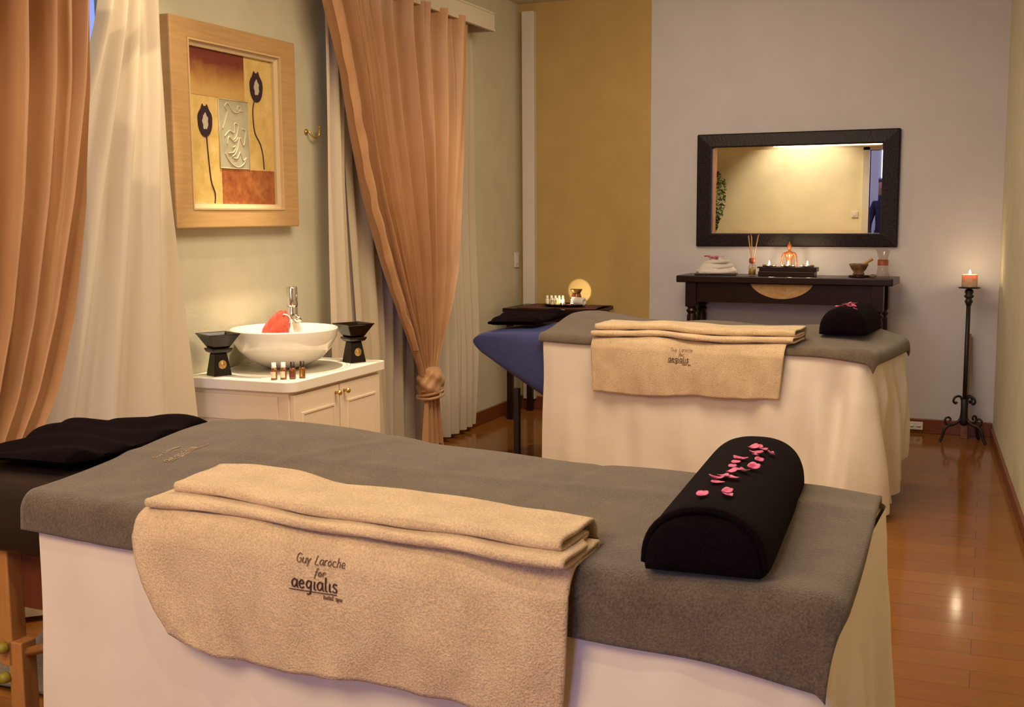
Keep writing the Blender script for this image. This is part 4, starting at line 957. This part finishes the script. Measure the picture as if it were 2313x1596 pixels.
MB().lathe([(0, 0), (.030, 0), (.034, .006), (.028, .016), (.042, .034), (.054, .058), (.055, .064), (.048, .064), (.038, .038), (0, .026)], n=36, cap=False).build('bowl', M['stone'], mt)
MB().tube(spl([(-.005, 0, .040), (.030, 0, .062), (.058, 0, .082), (.076, 0, .093)]), [.0075]*8+[.008]*8+[.0085]*8+[.009], 12).build('pestle', M['pestle'], mt)
tag(MB().lathe([(0, 0), (.060, 0), (.064, .003), (.060, .010), (.045, .012), (0, .012)], n=12, sy=.8).build('slate_coaster', M['darkwood'], loc=(-.685, 6.875, cz)), 'dark slate coaster under the stone mortar', 'coaster')
tag(MB().lathe([(0, 0), (.018, .002), (.020, .010), (.012, .017), (0, .018)], n=10, sy=.8).build('pebble', M['stone'], loc=(-.607, 6.845, cz)), 'small brown stone between the mortar and the glass carafe', 'stone')
cf = empty('glass_carafe', (-.558, 6.90, cz), 'clear hourglass shaped carafe with a red brown band', 'carafe')
MB().lathe([(0, 0), (.038, 0), (.040, .003), (.030, .055), (.025, .085), (.026, .105), (.036, .145), (.040, .158), (.038, .158), (.034, .145), (.024, .105), (.023, .085), (.028, .055), (.037, .005), (0, .004)], n=36, cap=False).build('glass_body', M['glass'], cf)
MB().lathe([(.0288, .068), (.0270, .078), (.0262, .096), (.0268, .100), (.0300, .100), (.0300, .068)], n=36, cap=False).build('band', M['band'], cf)

# ------------------------------------------------------------------ candle stand
cs = empty('candle_stand', (-.09, 6.88, 0), 'tall black wrought iron floor candle stand by the right wall', 'candle stand')
MB().tube([(0, 0, .10), (0, 0, .80)], .012, 16).build('pole', M['iron'], cs)
MB().lathe([(0, .78), (.014, .78), (.016, .79), (.022, .80), (.018, .812), (.014, .818), (.026, .828), (.026, .834), (.018, .842), (.024, .856), (.020, .868), (.010, .874), (0, .876)], n=24, cap=False).build('turned_knop', M['iron'], cs)
MB().lathe([(0, .874), (.055, .876), (.060, .880), (.059, .882), (0, .879)], n=40, cap=False).build('drip_plate', M['iron'], cs)
for k in range(3):
    a = radians((200, 335, 52)[k]); c_, s_ = cos(a), sin(a)
    pr_ = spl([(.010, .24), (.016, .14), (.05, .105), (.085, .095), (.108, .07), (.118, .03), (.130, .004)])
    MB().tube([(r*c_, r*s_, z) for r, z in pr_], .0085, 8).build('leg', M['iron'], cs)
    sc = [(.012, .235), (.026, .262), (.052, .258), (.062, .236), (.050, .222), (.042, .232)]
    MB().tube([(r*c_, r*s_, z) for r, z in spl(sc)], .0065, 8).build('scroll', M['iron'], cs)
    sc = [(.080, .095), (.100, .108), (.104, .132), (.086, .142), (.074, .130), (.082, .120)]
    MB().tube([(r*c_, r*s_, z) for r, z in spl(sc)], .006, 8).build('scroll', M['iron'], cs)
MB().lathe([(0, .09), (.022, .10), (.024, .13), (.018, .17), (.020, .24), (.012, .25), (0, .25)], n=16, cap=False).build('hub', M['iron'], cs)
cn = empty('pillar_candle', (-.09, 6.90, .8825), 'lit brown and ivory pillar candle on the iron stand', 'candle')
MB().lathe([(0, 0), (.041, 0), (.042, .003), (.042, .066), (.040, .070), (.036, .066), (.030, .058), (0, .056)], n=36, cap=False).build('wax', M['wax'], cn)
MB().tube([(0, 0, .055), (.001, 0, .066)], .001, 5).build('wick', M['iron'], cn)
MB().lathe([(0, .064), (.004, .068), (.006, .075), (.004, .086), (.001, .096), (0, .097)], n=12, cap=False).build('flame', M['flame'], cn)
light('pillar_flame', 'POINT', (-.09, 6.90, .8825+.085), 1.0, WARM, None, .008)
pk = MB().add([(-.105+dx, y, z) for (y, z) in ((6.985, 0), (7.068, .60)) for dx in (0, .035)]+[(-.105+dx, y-.012, z+.002) for (y, z) in ((6.985, 0), (7.068, .60)) for dx in (0, .035)],
      [(0, 1, 3, 2), (4, 6, 7, 5), (0, 4, 5, 1), (2, 3, 7, 6), (0, 2, 6, 4), (1, 5, 7, 3)], 0, False)
tag(pk.build('wooden_plank', mat('dull brown plank', (.20, .085, .04), rough=.6)), 'narrow brown plank leaning on the wall behind the candle stand', 'plank')
ou = empty('wall_outlet', (-.36, YB-.018, .044), 'white double socket set low on the skirting', 'outlet')
MB().box(-.045, .045, -.012, 0, -.024, .024).build('plate', M['plastic'], ou, bevel=.004)
for x in (-.02, .02): MB().lathe([(0, 0), (.012, 0), (.013, .001)], (x, -.0125, 0), 16).build('socket', M['capw'], ou)

# ------------------------------------------------------------------ things seen in the mirror
pl = empty('climbing_plant', (-3.45, -1.02, 0), 'leafy green plant by the rear wall, seen at the left of the mirror', 'plant')
MB().lathe([(0, 0), (.13, 0), (.17, .28), (.18, .30), (.16, .30), (.15, .27), (0, .26)], n=32, cap=False).build('pot', M['stone'], pl)
st = MB(); rng = random.Random(2)
for k in range(5): st.tube(spl([(rng.uniform(-.05, .05), rng.uniform(-.05, .05), .26), (rng.uniform(-.08, .08), rng.uniform(-.08, .08), .9), (rng.uniform(-.1, .1), rng.uniform(-.1, .1), 1.5), (rng.uniform(-.1, .1), rng.uniform(-.1, .1), 1.95)]), .007, 6)
st.build('stem', M['stemw'], pl)
lf = MB()
for k in range(1500):
    z = .35+1.65*rng.random()**.9; R_ = .20*(.75+.35*sin(5*z))*min(1, (2.06-z)*3); a = rng.uniform(0, 6.28); r = R_*sqrt(rng.random()); s_ = rng.uniform(.02, .04)
    c_ = Vector((r*cos(a), r*sin(a), z)); d1 = Vector((rng.uniform(-1, 1), rng.uniform(-1, 1), rng.uniform(-.6, .6))).normalized(); d2 = d1.cross(Vector((rng.uniform(-1, 1), rng.uniform(-1, 1), 1))).normalized(); up = d1.cross(d2)*.25
    lf.add([c_-d1*s_, c_+d2*s_*.5+up*s_, c_+d1*s_, c_-d2*s_*.5+up*s_], [(0, 1, 2), (0, 2, 3)], 0, False)
tag(lf.build('foliage', M['leaf'], pl), None, None)

def person():
    e = empty('person', (-1.30, -2.35, 0), 'person in dark clothes in the bright doorway, seen at the right of the mirror', 'person')
    pts = [(0, 0, .95), (0, 0, 1.15), (0, -.01, 1.35), (0, 0, 1.46), (0, 0, 1.52), (0, 0, 1.54), (0, 0, 1.56),
           (-.10, 0, .88), (-.11, .01, .50), (-.11, 0, .09), (-.11, .10, .04), (.10, 0, .88), (.11, .01, .50), (.11, 0, .09), (.11, .10, .04),
           (-.17, 0, 1.42), (-.24, .02, 1.15), (-.22, .14, .95), (-.20, .20, .90), (.17, 0, 1.42), (.24, .02, 1.15), (.22, .14, .95), (.20, .20, .90)]
    rad = [.15, .13, .15, .06, .05, .048, .045, .09, .06, .045, .04, .09, .06, .045, .04, .06, .045, .032, .03, .06, .045, .032, .03]
    ed = [(0, 1), (1, 2), (2, 3), (3, 4), (4, 5), (5, 6), (0, 7), (7, 8), (8, 9), (9, 10), (0, 11), (11, 12), (12, 13), (13, 14), (2, 15), (15, 16), (16, 17), (17, 18), (2, 19), (19, 20), (20, 21), (21, 22)]
    me = bpy.data.meshes.new('body'); me.from_pydata(pts, ed, []); me.update(); me.materials.append(M['dark_cloth'])
    o = bpy.data.objects.new('body', me); COL.objects.link(o); o.parent = e
    sk = o.modifiers.new('k', 'SKIN'); sk.use_smooth_shade = True
    for v, r in zip(me.skin_vertices[0].data, rad): v.radius = (r, r)
    me.skin_vertices[0].data[0].use_root = True
    o.modifiers.new('s', 'SUBSURF').render_levels = 2
    MB().grid(lambda a, b: ((.074+.006*cos(pi*b))*sin(pi*b)*cos(2*pi*a), (.092+.006*cos(pi*b))*sin(pi*b)*sin(2*pi*a)+.01, 1.645+.118*cos(pi*b)), 28, 20, cu=True).build('head', M['skin'], e)
    for s_ in (-1, 1):
        MB().lathe([(0, -.004), (.009, 0), (0, .004)], (s_*.03, .094, 1.655), 10).build('eye', M['hair'], e); MB().lathe([(0, -.028), (.010, -.01), (.012, .012), (0, .026)], (s_*.076, .0, 1.645), 10).build('ear', M['skin'], e)
    MB().tube([(-.022, .093, 1.595), (0, .099, 1.592), (.022, .093, 1.595)], .004, 6).build('mouth', M['band'], e)
    MB().grid(lambda a, b: (.088*sin(pi*b)*cos(2*pi*a), .0+.100*sin(pi*b)*sin(2*pi*a)-.012, 1.675+.10*cos(pi*b*.75)), 24, 14, cu=True).build('hair', M['hair'], e)
    MB().tube([(0, .098, 1.660), (0, .116, 1.635), (0, .098, 1.625)], [.008, .013, .008], 8).build('nose', M['skin'], e)
person()

# ------------------------------------------------------------------ recessed ceiling lamps
def downlight(x, y, power, label, spot=75, target=None, col=WARM2, blend=.6, size=.03):
    e = empty('ceiling_spotlight', (x, y, ZC), label, 'ceiling lamp', 0, 'recessed ceiling spotlights')
    MB().lathe([(.030, -.001), (.048, -.004), (.050, -.001), (.050, 0)], n=28, cap=False).build('bezel', M['chrome'], e)
    MB().lathe([(0, -.002), (.030, -.002)], n=24, cap=False).build('lens', mat('lit lamp lens', (1, .9, .7), emit=(1, .8, .5), est=6), e)
    light('spot_beam', 'SPOT', (x, y, ZC-.012), power, col, target or (x, y, 0), size, spot, blend)
downlight(-2.58, 3.90, 130, 'recessed ceiling spotlight over the washstand', 36, (-2.64, 3.92, 0), blend=.8)
downlight(-2.25, 3.20, 18, 'recessed ceiling spotlight before the near window', 80, (-2.8, 3.3, 1.0))
downlight(-2.10, 5.45, 30, 'recessed ceiling spotlight over the head of the farther table', 95, (-1.9, 5.4, 0))
downlight(-2.3, 2.5, 24, 'recessed ceiling spotlight over the head of the nearer table', 95, (-1.7, 2.3, 0))
downlight(-2.3, -.75, 70, 'recessed ceiling spotlight washing the rear wall', 110, (-2.2, -1.3, .8))
downlight(-.75, .9, 20, 'recessed ceiling spotlight above the aisle in front', 110, (-1.2, 2.6, .3))
light('curtain_spot', 'SPOT', (-1.95, 3.10, ZC-.012), 17, WARM2, (-2.80, 3.36, 1.66), .004, 15, .2)
light('curtain_spot', 'SPOT', (-1.95, 2.95, ZC-.012), 14, WARM2, (-2.80, 3.20, 2.10), .004, 15, .2)
